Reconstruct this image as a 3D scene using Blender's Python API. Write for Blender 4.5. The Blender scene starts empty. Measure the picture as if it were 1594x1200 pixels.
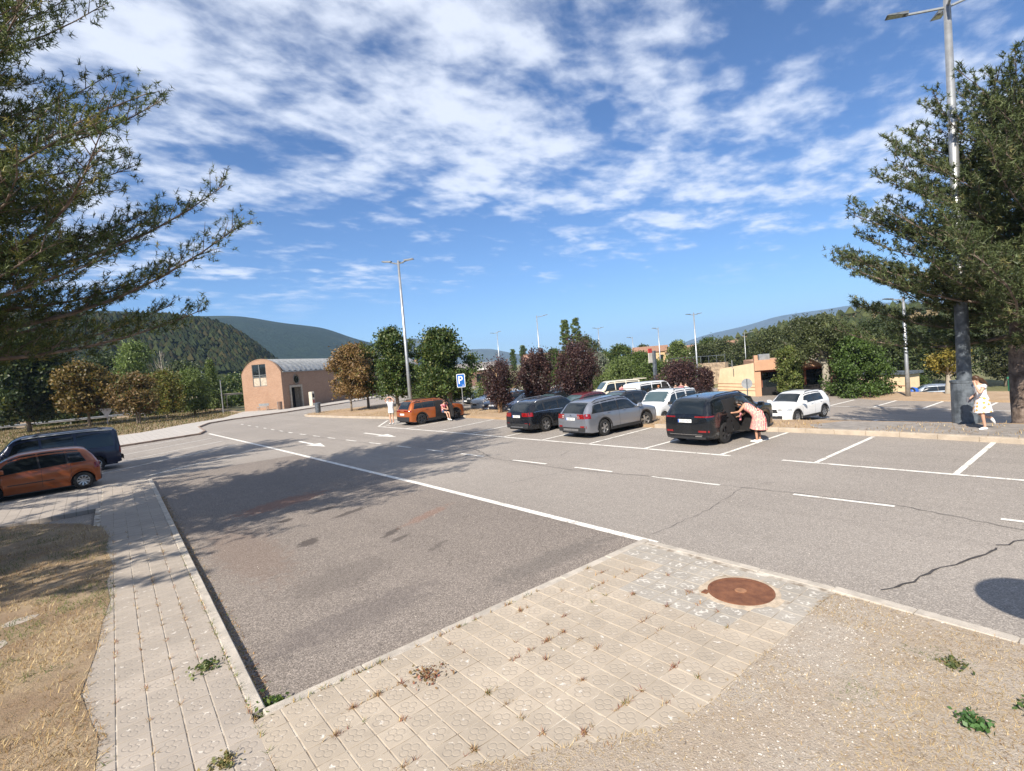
import bpy, math, random
import numpy as np
from mathutils import Vector, Matrix
SC = bpy.context.scene
COL = SC.collection
R = math.radians
# ------------------------------------------------------------------ camera
CAM_R = ((0.77109546, -0.08846981, 0.63054332), (-0.63152527, 0.01996902, 0.7750981), (-0.08116411, -0.99587867, -0.0404729))
cd = bpy.data.cameras.new("camera"); cam = bpy.data.objects.new("camera", cd); COL.objects.link(cam)
cd.sensor_width = 36.0; cd.lens = 812.0 / 1594.0 * 36.0; cd.clip_start = 0.05; cd.clip_end = 60000
_m = Matrix([[CAM_R[i][0], -CAM_R[i][1], -CAM_R[i][2], (0, 0, 3.3)[i]] for i in range(3)] + [[0, 0, 0, 1]])
cam.matrix_world = _m
SC.camera = cam
# ------------------------------------------------------------------ sun and sky
SUN_AZ, SUN_EL = R(23.0), R(39.0)
sun_to = Vector((-math.cos(SUN_EL) * math.cos(SUN_AZ), -math.cos(SUN_EL) * math.sin(SUN_AZ), math.sin(SUN_EL)))
sl = bpy.data.lights.new("sun", 'SUN'); sl.energy = 5.0; sl.angle = R(0.53); sl.color = (1.0, 0.92, 0.81)
so = bpy.data.objects.new("sun", sl); COL.objects.link(so)
so.rotation_mode = 'QUATERNION'; so.rotation_quaternion = (-sun_to).to_track_quat('-Z', 'Y'); so.location = sun_to * 60
W = bpy.data.worlds.new("World"); SC.world = W; W.use_nodes = True
nt = W.node_tree; nt.nodes.clear()
def wn(t, **k):
    n = nt.nodes.new(t)
    for a, b in k.items(): setattr(n, a, b)
    return n
def lk(a, b, tree=None): (tree or nt).links.new(a, b)
def wmath(op, a, b=None, clamp=False):
    n = wn('ShaderNodeMath', operation=op); n.use_clamp = clamp
    for i, v in enumerate((a, b)):
        if v is None: continue
        if isinstance(v, (int, float)): n.inputs[i].default_value = v
        else: lk(v, n.inputs[i])
    return n.outputs[0]
sky = wn('ShaderNodeTexSky', sky_type='NISHITA'); sky.sun_disc = False
sky.sun_elevation = SUN_EL; sky.sun_rotation = math.atan2(sun_to.x, sun_to.y)
sky.altitude = 900; sky.air_density = 1.0; sky.dust_density = 0.35; sky.ozone_density = 2.2
tc = wn('ShaderNodeTexCoord'); sep = wn('ShaderNodeSeparateXYZ'); lk(tc.outputs['Generated'], sep.inputs[0])
zz = wmath('ADD', wmath('MAXIMUM', sep.outputs[2], 0.0), 0.07)
cx, cy = wmath('DIVIDE', sep.outputs[0], zz), wmath('DIVIDE', sep.outputs[1], zz)
cmb = wn('ShaderNodeCombineXYZ'); lk(cx, cmb.inputs[0]); lk(cy, cmb.inputs[1])
def cloudnoise(scale, rot, stretch, detail, rough, dist, loc=(0, 0, 0)):
    mp = wn('ShaderNodeMapping'); mp.inputs['Rotation'].default_value = (0, 0, R(rot)); mp.inputs['Scale'].default_value = (stretch[0], stretch[1], 1); mp.inputs['Location'].default_value = loc
    lk(cmb.outputs[0], mp.inputs[0])
    n = wn('ShaderNodeTexNoise'); n.inputs['Scale'].default_value = scale; n.inputs['Detail'].default_value = detail
    n.inputs['Roughness'].default_value = rough; n.inputs['Distortion'].default_value = dist
    lk(mp.outputs[0], n.inputs['Vector']); return n.outputs['Fac']
def wramp(v, a, b):
    n = wn('ShaderNodeMapRange'); n.interpolation_type = 'SMOOTHSTEP'; n.inputs['From Min'].default_value = a; n.inputs['From Max'].default_value = b
    lk(v, n.inputs['Value']); return n.outputs[0]
big = cloudnoise(0.5, 35, (1.0, 0.7), 3, 0.5, 0.3, (4.2, 2.4, 0))
mid = cloudnoise(3.6, -32, (0.78, 1.05), 7, 0.52, 0.15, (3.1, 7.7, 0))
fine = cloudnoise(11.0, -32, (0.85, 1.05), 4, 0.55, 0.2, (5.0, 1.0, 0))
den = wmath('ADD', wmath('MULTIPLY', big, 0.75), wmath('ADD', wmath('MULTIPLY', mid, 0.75), wmath('MULTIPLY', fine, 0.28)))
low = wramp(sep.outputs[2], 0.06, 0.34)                          # the deck thins out towards the horizon, far away
den = wmath('ADD', den, wmath('MULTIPLY', low, 0.14))
cover = wramp(den, 0.93, 1.2)
cover = wmath('MULTIPLY', cover, wramp(sep.outputs[2], 0.09, 0.19))
cover = wmath('MULTIPLY', cover, 0.84, True)
skyc = wn('ShaderNodeMix', data_type='RGBA'); lk(cover, skyc.inputs['Factor'])
tint = wn('ShaderNodeMix', data_type='RGBA', blend_type='MULTIPLY'); tint.inputs['Factor'].default_value = 1.0
lk(sky.outputs[0], tint.inputs['A']); tint.inputs['B'].default_value = (0.66, 0.9, 1.2, 1)
lk(tint.outputs['Result'], skyc.inputs['A']); skyc.inputs['B'].default_value = (8.6, 9.1, 10.2, 1)
bg = wn('ShaderNodeBackground'); bg.inputs['Strength'].default_value = 0.065; lk(skyc.outputs['Result'], bg.inputs['Color'])
wo = wn('ShaderNodeOutputWorld'); lk(bg.outputs[0], wo.inputs['Surface'])
SC.view_settings.view_transform = 'Standard'; SC.view_settings.look = 'None'; SC.view_settings.gamma = 1.0
SC.view_settings.exposure = 0.85
SC.render.engine = 'CYCLES'
SC.cycles.use_denoising = True
SC.cycles.max_bounces = 6; SC.cycles.diffuse_bounces = 3; SC.cycles.glossy_bounces = 3; SC.cycles.transmission_bounces = 4; SC.cycles.transparent_max_bounces = 6; SC.cycles.volume_bounces = 0
SC.cycles.caustics_reflective = False; SC.cycles.caustics_refractive = False; SC.cycles.sample_clamp_indirect = 6

# ------------------------------------------------------------------ terrain height
def ss(a, b, x):
    t = np.clip((np.asarray(x, float) - a) / (b - a), 0, 1); return t * t * (3 - 2 * t)
def T(x, y):
    """height of the natural ground: level road, the second car park lower behind the planted strip"""
    x = np.asarray(x, float); y = np.asarray(y, float)
    lot = -.35 - .062 * (np.minimum(x, 36) - 23) - .02 * (np.clip(x, 36, 56) - 36) + .02 * (np.clip(y, -30, 60) - 20)
    return ss(22.0, 23.2, x) * (1 - ss(40, 56, y)) * lot - 3.0 * ss(52, 68, x) * (1 - ss(16, 34, y))
def Tz(x, y): return float(T(x, y))

# ------------------------------------------------------------------ materials
def newmat(name):
    m = bpy.data.materials.new(name); m.use_nodes = True
    return m, m.node_tree, m.node_tree.nodes['Principled BSDF']
def c4(c): return (c[0], c[1], c[2], 1.0)
def mul(c, k): return tuple(min(1, v * k) for v in c)
class NB:
    def __init__(s, tree): s.t = tree
    def n(s, t, ins=None, **k):
        n = s.t.nodes.new(t)
        for a, b in k.items(): setattr(n, a, b)
        for a, b in (ins or {}).items():
            if hasattr(b, 'links') or isinstance(b, bpy.types.NodeSocket): s.t.links.new(b, n.inputs[a])
            else: n.inputs[a].default_value = b
        return n
    def math(s, op, a, b=0.0, c=None, clamp=False):
        n = s.n('ShaderNodeMath', {0: a, 1: b} if c is None else {0: a, 1: b, 2: c}, operation=op); n.use_clamp = clamp; return n.outputs[0]
    def noise(s, vec, scale, detail=4, rough=0.55, dist=0.0):
        return s.n('ShaderNodeTexNoise', {'Vector': vec, 'Scale': scale, 'Detail': detail, 'Roughness': rough, 'Distortion': dist}).outputs['Fac']
    def ramp(s, v, a, b, lo=0.0, hi=1.0):
        return s.n('ShaderNodeMapRange', {'Value': v, 'From Min': a, 'From Max': b, 'To Min': lo, 'To Max': hi}, interpolation_type='SMOOTHSTEP').outputs[0]
    def mix(s, f, a, b, mode='MIX'):
        n = s.n('ShaderNodeMix', data_type='RGBA', blend_type=mode)
        for sock, v in (('Factor', f), ('A', a), ('B', b)):
            if isinstance(v, bpy.types.NodeSocket): s.t.links.new(v, n.inputs[sock])
            elif isinstance(v, (int, float)): n.inputs[sock].default_value = v
            else: n.inputs[sock].default_value = c4(v)
        return n.outputs['Result']
    def bump(s, h, strength, dist=0.01):
        return s.n('ShaderNodeBump', {'Height': h, 'Strength': strength, 'Distance': dist}).outputs[0]
def coords(tree, world=False):
    n = tree.nodes.new('ShaderNodeNewGeometry' if world else 'ShaderNodeTexCoord')
    return n.outputs['Position'] if world else n.outputs['Object']
MATS = {}
def mat(name, col, rough=0.7, var=0.15, scale=6.0, bump=0.0, bscale=40.0, metal=0.0, coat=0.0, spec=0.5, world=False, col2=None):
    """plain procedural material: base colour broken up by two octaves of noise"""
    if name in MATS: return MATS[name]
    m, t, p = newmat(name); b = NB(t); co = coords(t, world)
    f = b.noise(co, scale, 6, 0.6)
    p.inputs['Base Color'].default_value = c4(col)
    if var > 0 or col2:
        cc = b.mix(b.ramp(f, 0.3, 0.7), mul(col, 1 - var), col2 or mul(col, 1 + var)); t.links.new(cc, p.inputs['Base Color'])
    p.inputs['Roughness'].default_value = rough; p.inputs['Metallic'].default_value = metal
    p.inputs['Coat Weight'].default_value = coat; p.inputs['Specular IOR Level'].default_value = spec
    if bump > 0: t.links.new(b.bump(b.noise(co, bscale, 4, 0.6), bump, 0.02), p.inputs['Normal'])
    MATS[name] = m; return m
def paint(name, col, metal=0.0, rough=0.28):
    if name in MATS: return MATS[name]
    m, t, p = newmat(name); b = NB(t); co = coords(t)
    dust = b.noise(co, 2.2, 5, 0.6)
    t.links.new(b.mix(b.ramp(dust, 0.4, 0.9, 0.0, 0.12 if max(col) > .06 else .03), col, (0.33, 0.28, 0.22)), p.inputs['Base Color'])
    t.links.new(b.ramp(dust, 0.3, 0.8, rough, rough + 0.15), p.inputs['Roughness'])
    p.inputs['Metallic'].default_value = metal; p.inputs['Coat Weight'].default_value = 0.7; p.inputs['Coat Roughness'].default_value = 0.06
    MATS[name] = m; return m
def foliage(name, rough=0.55, trans=0.3, spec=0.35):
    """leaf material: colour from the per-leaf attribute, part of the light passes through"""
    if name in MATS: return MATS[name]
    m, t, p = newmat(name); b = NB(t)
    a = b.n('ShaderNodeAttribute', attribute_name='Col').outputs['Color']
    t.links.new(a, p.inputs['Base Color']); p.inputs['Roughness'].default_value = rough; p.inputs['Specular IOR Level'].default_value = spec
    tr = b.n('ShaderNodeBsdfTranslucent', {'Color': b.mix(1.0, a, (1.0, 1.1, 0.55), 'MULTIPLY')}); mx = b.n('ShaderNodeMixShader', {0: trans})
    t.links.new(p.outputs[0], mx.inputs[1]); t.links.new(tr.outputs[0], mx.inputs[2]); t.links.new(mx.outputs[0], t.nodes['Material Output'].inputs['Surface'])
    MATS[name] = m; return m

# ------------------------------------------------------------------ mesh helpers
class MB:
    def __init__(s): s.v = []; s.f = []
    def add(s, vs, fs):
        o = len(s.v); s.v += [tuple(map(float, q)) for q in vs]; s.f += [tuple(i + o for i in q) for q in fs]; return s
    def box(s, x0, x1, y0, y1, z0, z1):
        return s.add([(x0, y0, z0), (x1, y0, z0), (x1, y1, z0), (x0, y1, z0), (x0, y0, z1), (x1, y0, z1), (x1, y1, z1), (x0, y1, z1)],
                     [(0, 3, 2, 1), (4, 5, 6, 7), (0, 1, 5, 4), (1, 2, 6, 5), (2, 3, 7, 6), (3, 0, 4, 7)])
    def cham(s, x0, x1, y0, y1, z0, z1, c):
        """box with chamfered edges on its upper rim and its uprights"""
        ring = lambda a, b, d, e, k, z: [(a + k, d, z), (b - k, d, z), (b, d + k, z), (b, e - k, z), (b - k, e, z), (a + k, e, z), (a, e - k, z), (a, d + k, z)]
        v = ring(x0, x1, y0, y1, c, z0) + ring(x0, x1, y0, y1, c, z1 - c) + ring(x0 + c, x1 - c, y0 + c, y1 - c, c * .6, z1)
        f = [tuple(range(7, -1, -1)), tuple(range(16, 24))]
        for k in (0, 8): f += [(k + i, k + (i + 1) % 8, k + 8 + (i + 1) % 8, k + 8 + i) for i in range(8)]
        return s.add(v, f)
    def tube(s, pts, rad, n=8, caps=True):
        pts = [Vector(q) for q in pts]
        if isinstance(rad, (int, float)): rad = [rad] * len(pts)
        v = []; f = []; prev = None
        for i, q in enumerate(pts):
            d = (pts[min(i + 1, len(pts) - 1)] - pts[max(i - 1, 0)])
            d = d.normalized() if d.length > 1e-9 else Vector((0, 0, 1))
            if prev is None: a = d.orthogonal().normalized()
            else:
                a = prev - d * prev.dot(d); a = a.normalized() if a.length > 1e-6 else d.orthogonal().normalized()
            prev = a; bb = d.cross(a)
            for k in range(n):
                w = 2 * math.pi * k / n; v.append(q + (a * math.cos(w) + bb * math.sin(w)) * rad[i])
        for i in range(len(pts) - 1):
            for k in range(n): f.append((i * n + k, i * n + (k + 1) % n, (i + 1) * n + (k + 1) % n, (i + 1) * n + k))
        if caps: f.append(tuple(range(n - 1, -1, -1))); f.append(tuple(range((len(pts) - 1) * n, len(pts) * n)))
        return s.add(v, f)
    def cyl(s, p0, p1, r0, r1=None, n=10): return s.tube([p0, p1], [r0, r0 if r1 is None else r1], n)
    def prism(s, poly, z0, z1):
        n = len(poly); v = [(p[0], p[1], z0) for p in poly] + [(p[0], p[1], z1) for p in poly]
        return s.add(v, [tuple(range(n - 1, -1, -1)), tuple(range(n, 2 * n))] + [(i, (i + 1) % n, n + (i + 1) % n, n + i) for i in range(n)])
    def xprism(s, poly, x0, x1):
        """polygon in (y,z) swept along x"""
        n = len(poly); v = [(x0, p[0], p[1]) for p in poly] + [(x1, p[0], p[1]) for p in poly]
        return s.add(v, [tuple(range(n)), tuple(range(2 * n - 1, n - 1, -1))] + [(i, n + i, n + (i + 1) % n, (i + 1) % n) for i in range(n)])
    def grid(s, P):
        """P[i][j] points -> quads"""
        ni, nj = len(P), len(P[0]); v = [q for r in P for q in r]
        return s.add(v, [(i * nj + j, (i + 1) * nj + j, (i + 1) * nj + j + 1, i * nj + j + 1) for i in range(ni - 1) for j in range(nj - 1)])
    def lathe(s, prof, n=24, axis='y'):
        """prof: (radius, along) pairs, around the local y axis (or z)"""
        v = []
        for k in range(n):
            a = 2 * math.pi * k / n
            for r, h in prof: v.append((r * math.cos(a), h, r * math.sin(a)) if axis == 'y' else (r * math.cos(a), r * math.sin(a), h))
        m = len(prof); f = []
        for k in range(n):
            for j in range(m - 1):
                q = (k * m + j, k * m + j + 1, ((k + 1) % n) * m + j + 1, ((k + 1) % n) * m + j); f.append(q if axis == 'y' else q[::-1])
        return s.add(v, f)
    def xf(s, M):
        s.v = [tuple(M @ Vector(q)) for q in s.v]; return s
    def mesh(s, name, m, smooth=False):
        me = bpy.data.meshes.new(name); me.from_pydata(s.v, [], s.f)
        if m: me.materials.append(m)
        if smooth: me.shade_smooth()
        me.update(); return me
    def build(s, name, m, parent=None, smooth=False, loc=None, rotz=None):
        o = bpy.data.objects.new(name, s.mesh(name, m, smooth)); COL.objects.link(o)
        if parent is not None: o.parent = parent
        if loc is not None: o.location = loc
        if rotz is not None: o.rotation_euler = (0, 0, rotz)
        return o
def sharp(o, ang=35):
    try: o.data.set_sharp_from_angle(angle=R(ang))
    except Exception: pass
    return o
def tag(o, label=None, cat=None, group=None, kind=None):
    if label: o['label'] = label
    if cat: o['category'] = cat
    if group: o['group'] = group
    if kind: o['kind'] = kind
    return o
def empty(name, loc=(0, 0, 0), rotz=0.0):
    o = bpy.data.objects.new(name, None); COL.objects.link(o); o.location = loc; o.rotation_euler = (0, 0, rotz); o.empty_display_size = 0.2; return o
def inst(name, me, parent, loc, rot=(0, 0, 0), scale=None):
    o = bpy.data.objects.new(name, me); COL.objects.link(o); o.parent = parent; o.location = loc; o.rotation_euler = rot
    if scale: o.scale = scale
    return o
def tris(name, V, C, m, parent=None, smooth=False):
    """triangle / quad soup: V (N,k,3) corners, C (N,3) colour for each face"""
    N, k = V.shape[:2]
    me = bpy.data.meshes.new(name); me.vertices.add(N * k); me.vertices.foreach_set('co', V.reshape(-1).astype(np.float32))
    me.loops.add(N * k); me.loops.foreach_set('vertex_index', np.arange(N * k, dtype=np.int32))
    me.polygons.add(N); me.polygons.foreach_set('loop_start', np.arange(0, N * k, k, dtype=np.int32))
    try: me.polygons.foreach_set('loop_total', np.full(N, k, dtype=np.int32))
    except Exception: pass
    at = me.attributes.new('Col', 'FLOAT_COLOR', 'POINT')
    cc = np.ones((N, k, 4), np.float32); cc[:, :, :3] = C[:, None, :]; at.data.foreach_set('color', cc.reshape(-1))
    me.materials.append(m); me.update(calc_edges=True); me.validate()
    o = bpy.data.objects.new(name, me); COL.objects.link(o)
    if parent is not None: o.parent = parent
    return o
def pchip(xs, ys):
    xs = np.array(xs, float); ys = np.array(ys, float); h = np.diff(xs); d = np.diff(ys) / h; m = np.zeros_like(ys)
    for i in range(1, len(xs) - 1):
        if d[i - 1] * d[i] > 0:
            w1 = 2 * h[i] + h[i - 1]; w2 = h[i] + 2 * h[i - 1]; m[i] = (w1 + w2) / (w1 / d[i - 1] + w2 / d[i])
    m[0], m[-1] = d[0], d[-1]
    def fn(x):
        x = np.clip(x, xs[0], xs[-1]); i = np.clip(np.searchsorted(xs, x) - 1, 0, len(h) - 1); t = (x - xs[i]) / h[i]
        return (2 * t**3 - 3 * t**2 + 1) * ys[i] + (t**3 - 2 * t**2 + t) * h[i] * m[i] + (-2 * t**3 + 3 * t**2) * ys[i + 1] + (t**3 - t**2) * h[i] * m[i + 1]
    return fn
# ================================================================== SETTING
rng = np.random.default_rng(7); random.seed(7)
def asphalt(name, base, dark, stains=(), speck=1.0):
    m, t, p = newmat(name); b = NB(t); co = coords(t, True)
    big = b.noise(co, 0.16, 5, 0.6); mid = b.noise(co, 1.3, 5, 0.65); sp = b.noise(co, 42, 3, 0.75); sp2 = b.noise(co, 150, 2, 0.8)
    col = b.mix(b.ramp(big, 0.3, 0.72), mul(base, 0.86), mul(base, 1.1))
    col = b.mix(b.ramp(mid, 0.4, 0.8, 0, 0.45), col, dark)
    trk = b.noise(b.n('ShaderNodeMapping', {'Vector': co, 'Scale': (1.1, .05, 1)}).outputs[0], 1.0, 4, .6); col = b.mix(b.ramp(trk, .45, .7, 0, .35), col, mul(dark, .9))
    vo = b.n('ShaderNodeTexVoronoi', {'Vector': co, 'Scale': 75.0}); bright = b.n('ShaderNodeSeparateColor', {0: vo.outputs['Color']}).outputs[0]
    col = b.mix(b.ramp(bright, 0.55, 1.0, 0, 0.62 * speck), col, mul(base, 1.9))
    col = b.mix(b.ramp(bright, 0.35, 0.0, 0, 0.6 * speck), col, mul(dark, 0.55))
    col = b.mix(b.ramp(sp, 0.62, 0.8, 0, 0.6), col, (0.5, 0.45, 0.38))
    col = b.mix(b.ramp(sp2, 0.5, 0.75, 0, 0.35), col, mul(dark, 0.5))
    for (sx, sy, rx, ry, rot, c, k) in stains:
        mp = b.n('ShaderNodeMapping', {'Vector': co, 'Location': (sx, sy, 0), 'Rotation': (0, 0, rot), 'Scale': (rx, ry, 1)}, vector_type='TEXTURE')
        ln = b.n('ShaderNodeVectorMath', {0: mp.outputs[0]}, operation='LENGTH').outputs['Value']
        d = b.math('ADD', ln, b.math('MULTIPLY', b.math('SUBTRACT', b.noise(co, 5.5, 5, 0.75), 0.5), 2.4))
        col = b.mix(b.ramp(d, 1.05, 0.55, 0, k), col, c)
    t.links.new(col, p.inputs['Base Color']); p.inputs['Roughness'].default_value = 0.9; p.inputs['Specular IOR Level'].default_value = 0.3
    h = b.math('ADD', b.math('MULTIPLY', vo.outputs['Distance'], -0.7), b.math('MULTIPLY', sp, 0.8))
    t.links.new(b.bump(h, 0.55, 0.006), p.inputs['Normal'])
    MATS[name] = m; return m
OIL = (0.055, 0.045, 0.04); RED = (0.26, 0.11, 0.06)
M_ROAD = asphalt('road_asphalt', (0.28, 0.25, 0.218), (0.21, 0.186, 0.162), [(3.0, 29.0, 3, 2, 0, (0.14, 0.12, 0.11), .4)], 0.8)
M_BAY = asphalt('bay_asphalt', (0.208, 0.178, 0.152), (0.142, 0.12, 0.104),
    [(3.9, 15.2, 1.5, .6, .3, RED, .5), (3.4, 13.2, .24, .16, .4, OIL, .8), (3.25, 11.0, .34, .2, .9, OIL, .75), (4.75, 12.5, .6, .14, .3, OIL, .75), (4.4, 13.4, .5, .12, .2, OIL, .75), (4.65, 10.1, .36, .12, .5, OIL, .7), (4.6, 9.6, .3, .1, .4, OIL, .6), (4.9, 8.6, .35, .1, .5, OIL, .4), (3.0, 8.6, 1.2, .6, .2, (0.1, .085, .075), .35), (2.2, 11.5, .7, 2.6, 0, (0.17, 0.11, 0.08), .35), (5.8, 10.6, 1.0, .2, .4, RED, .3), (2.6, 7.0, 1.6, .5, .1, (0.1, .085, .08), .4), (5.8, 6.4, 1.6, .35, .0, (0.1, .09, .08), .4)], 1.2)
M_LOT = asphalt('lower_lot_asphalt', (0.27, 0.235, 0.2), (0.21, 0.178, 0.15), (), 0.5)
def soil(name, a, b_, c, scale=1.0):
    m, t, p = newmat(name); b = NB(t); co = coords(t, True)
    f1 = b.noise(co, 0.9 * scale, 6, 0.65); f2 = b.noise(co, 7 * scale, 5, 0.7); f3 = b.noise(co, 60, 3, 0.7)
    col = b.mix(b.ramp(f1, 0.35, 0.65), a, b_); col = b.mix(b.ramp(f2, 0.5, 0.75, 0, 0.6), col, c); col = b.mix(b.ramp(f3, 0.5, 0.8, 0, 0.5), col, mul(a, 0.5))
    t.links.new(col, p.inputs['Base Color']); p.inputs['Roughness'].default_value = 0.95
    t.links.new(b.bump(b.math('ADD', f2, f3), 0.7, 0.03), p.inputs['Normal']); MATS[name] = m; return m
M_DRY = soil('dry_grass_soil', (0.36, 0.27, 0.17), (0.24, 0.165, 0.1), (0.15, 0.12, 0.065))
M_SAND = soil('sandy_soil', (0.42, 0.3, 0.19), (0.34, 0.235, 0.14), (0.27, 0.2, 0.11))
M_FIELD = soil('field_ground', (0.2, 0.17, 0.075), (0.12, 0.125, 0.045), (0.07, 0.085, 0.03), 0.05)

# ---- natural ground, one sheet out to the horizon
def axis(a, b, step, far):
    q = list(np.arange(a, b + .01, step)); lo, hi, s = a, b, step
    while hi < far: s *= 1.6; hi += s; q.append(hi); lo -= s; q.insert(0, lo)
    return np.array(q)
gx, gy = axis(-30, 110, 2.0, 9000), axis(-30, 120, 2.0, 9000)
P = [[(x, y, Tz(x, y) - 0.035) for y in gy] for x in gx]
tag(MB().grid(P).build('ground', M_FIELD, smooth=True), kind='structure')
# ---- asphalt sheets
road = MB().prism([(-16, -16), (22.3, -16), (22.3, 40), (27, 56), (60, 75), (75, 100), (40, 100), (16, 75), (-16, 75)], -0.3, 0.0).build('road', M_ROAD); tag(road, kind='structure')
bay = MB().grid([[(x, y, 0.004) for y in (5.3, 14.0, 24.6)] for x in (0.9, 4.0, 7.3)]).build('parking_bay_surface', M_BAY); tag(bay, kind='structure')
lx, ly = np.arange(22.8, 57, 1.2), np.arange(-16, 57, 1.5)
tag(MB().grid([[(x, y, Tz(x, y) + 0.006) for y in ly] for x in lx]).build('lower_car_park', M_LOT, smooth=True), kind='structure')
lowlot = bpy.data.objects['lower_car_park']

# ---- painted markings (thin sheets on the road)
def wornpaint(name):
    m, t, p = newmat(name); b = NB(t); co = coords(t, True)
    f = b.noise(co, 2.2, 6, 0.7); g = b.noise(co, 35, 3, 0.7)
    w = b.ramp(b.math('ADD', b.math('MULTIPLY', f, 0.6), b.math('MULTIPLY', g, 0.6)), 0.6, 0.74)
    t.links.new(b.mix(w, (0.76, 0.73, 0.66), (0.3, 0.26, 0.22)), p.inputs['Base Color']); p.inputs['Roughness'].default_value = 0.7
    MATS[name] = m; return m
M_WHITE = wornpaint('road_paint')
def strip(pts, w, z=0.009, zf=None):
    P = []
    for i, q in enumerate(pts):
        a = Vector((*pts[max(i - 1, 0)], 0)); c = Vector((*pts[min(i + 1, len(pts) - 1)], 0)); d = (c - a).normalized(); n = Vector((-d.y, d.x, 0)) * w / 2
        for s_ in (1,): pass
        l = Vector((q[0], q[1], 0)) + n; r = Vector((q[0], q[1], 0)) - n
        P.append([(r.x, r.y, (zf(r.x, r.y) if zf else 0) + z), (l.x, l.y, (zf(l.x, l.y) if zf else 0) + z)])
    return MB().grid(P)
def dens(a, b, n=8): return [(a[0] + (b[0] - a[0]) * k / n, a[1] + (b[1] - a[1]) * k / n) for k in range(n + 1)]
strip(dens((7.4, 5.5), (7.37, 14)) + dens((7.34, 15), (7.1, 30)) + dens((7.07, 31), (6.74, 44.2)), 0.17).build('solid_line', M_WHITE, road)
for (y0, y1) in ((-.2, 1.67), (3.15, 4.95), (6.6, 8.5), (9.8, 11.2), (12.4, 14), (15.6, 17.0), (18.2, 19.4), (20.7, 21.9), (23.4, 24.6), (26.0, 27.2), (28.6, 29.6), (30.8, 31.8), (33, 34), (35.4, 36.3), (37.6, 38.4), (39.8, 40.6), (42, 42.8), (44.4, 45.2), (47, 47.8), (49.6, 50.4)):
    fx = lambda y: float(np.interp(y, [0, 5, 9, 14, 20, 28, 35, 49], [11.9, 11.6, 11.45, 11.15, 10.85, 10.4, 10.12, 10.2]))
    strip([(fx(y0), y0), (fx((y0 + y1) / 2), (y0 + y1) / 2), (fx(y1), y1)], 0.11).build('lane_dash', M_WHITE, road)
for (ax, ay) in ((8.85, 27.9), (12.3, 27.1)):
    MB().add([(ax - .09, ay + 2, .009), (ax + .09, ay + 2, .009), (ax + .09, ay - .3, .009), (ax + .38, ay - .3, .009), (ax, ay - 2.1, .009), (ax - .38, ay - .3, .009), (ax - .09, ay - .3, .009)], [(0, 6, 5, 4, 3, 2, 1)]).build('painted_arrow', M_WHITE, road)
sx = lambda y: float(np.interp(y, [1.7, 8, 18, 24, 31.5], [15.0, 14.86, 14.6, 14.55, 14.3]))
strip([(sx(y), y) for y in np.linspace(31.5, 8.1, 18)], 0.14).build('stall_front_line', M_WHITE, road)
strip([(sx(y), y) for y in np.linspace(6.6, -8, 12)], 0.13).build('stall_front_line', M_WHITE, road)
for yy, sk in ((-2.6, 0), (.1, 0), (2.85, .0), (5.75, 0), (8.43, 0), (11.2, 0), (13.75, .3), (16.35, .4), (18.9, .5), (21.6, .8), (24.6, 1.1), (28, 1.0)):
    strip(dens((sx(yy) + .08, yy), (19.25 if yy > 10 else 19.6, yy + sk), 4), 0.12).build('stall_divider', M_WHITE, road)
for k in range(5): strip([(14.5 + .5 * k, 31.2 + .6 * k), (17.8 + .1 * k, 31.3 + .75 * k)], 0.16).build('hatch_stripe', M_WHITE, road)
strip([(14.3, 31.5), (16.5, 34.7), (17.9, 34.9)], 0.14).build('hatch_outline', M_WHITE, road)
for a, b_ in (((0.2, 29.0), (6.4, 33.1)), ((1.7, 25.8), (6.5, 29.2)), ((-1, 31.6), (6.3, 36.6)), ((-1, 35), (6.2, 39.8)), ((-1, 38.6), (5, 42.5))):
    strip(dens(a, b_, 3), 0.1).build('stall_divider', M_WHITE, road)
# lower car park lines
for xx in (39.3, 31.4): strip([(xx, y) for y in np.linspace(-6, 16, 12)], 0.14, 0.014, Tz).build('aisle_line', M_WHITE, lowlot)
for yy in (3.6, 6.2, 8.9, 11.5, 14.1):
    strip(dens((39.5, yy), (44.3, yy), 4), 0.14, 0.014, Tz).build('stall_divider', M_WHITE, lowlot); strip(dens((26.4, yy), (31.2, yy), 4), 0.14, 0.014, Tz).build('stall_divider', M_WHITE, lowlot)
for yy in (17.2, 19.4, 21.4, 23.2): strip(dens((29.5, yy), (34.2, yy), 4), 0.3, 0.014, Tz).build('crossing_stripe', M_WHITE, lowlot)
# ---- cracks in the road
M_TAR = mat('tar_crack', (0.045, 0.04, 0.038), 0.8, 0.3)
def crack(pts, w, seed):
    r = random.Random(seed); q = []
    for i in range(len(pts) - 1):
        n = max(3, int(math.dist(pts[i], pts[i + 1]) / 0.16))
        for k in range(n): q.append((pts[i][0] + (pts[i + 1][0] - pts[i][0]) * k / n + r.uniform(-.035, .035), pts[i][1] + (pts[i + 1][1] - pts[i][1]) * k / n + r.uniform(-.035, .035)))
    mb = MB(); P = []
    for i in range(len(q)):
        a, c = Vector((*q[max(i - 1, 0)], 0)), Vector((*q[min(i + 1, len(q) - 1)], 0)); d = (c - a).normalized(); n = Vector((-d.y, d.x, 0)) * w * r.uniform(.35, 1.3) / 2
        P.append([(q[i][0] - n.x, q[i][1] - n.y, .013), (q[i][0] + n.x, q[i][1] + n.y, .013)])
    mb.grid(P).build('crack', M_TAR, road)
crack([(7.72, 2.24), (8.05, 2.1), (8.6, 2.0), (9.3, 1.75), (10.04, 1.53), (10.3, 1.5)], .03, 1)
crack([(10.3, 1.5), (10.8, 1.28), (11.5, .9)], .02, 2)
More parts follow.
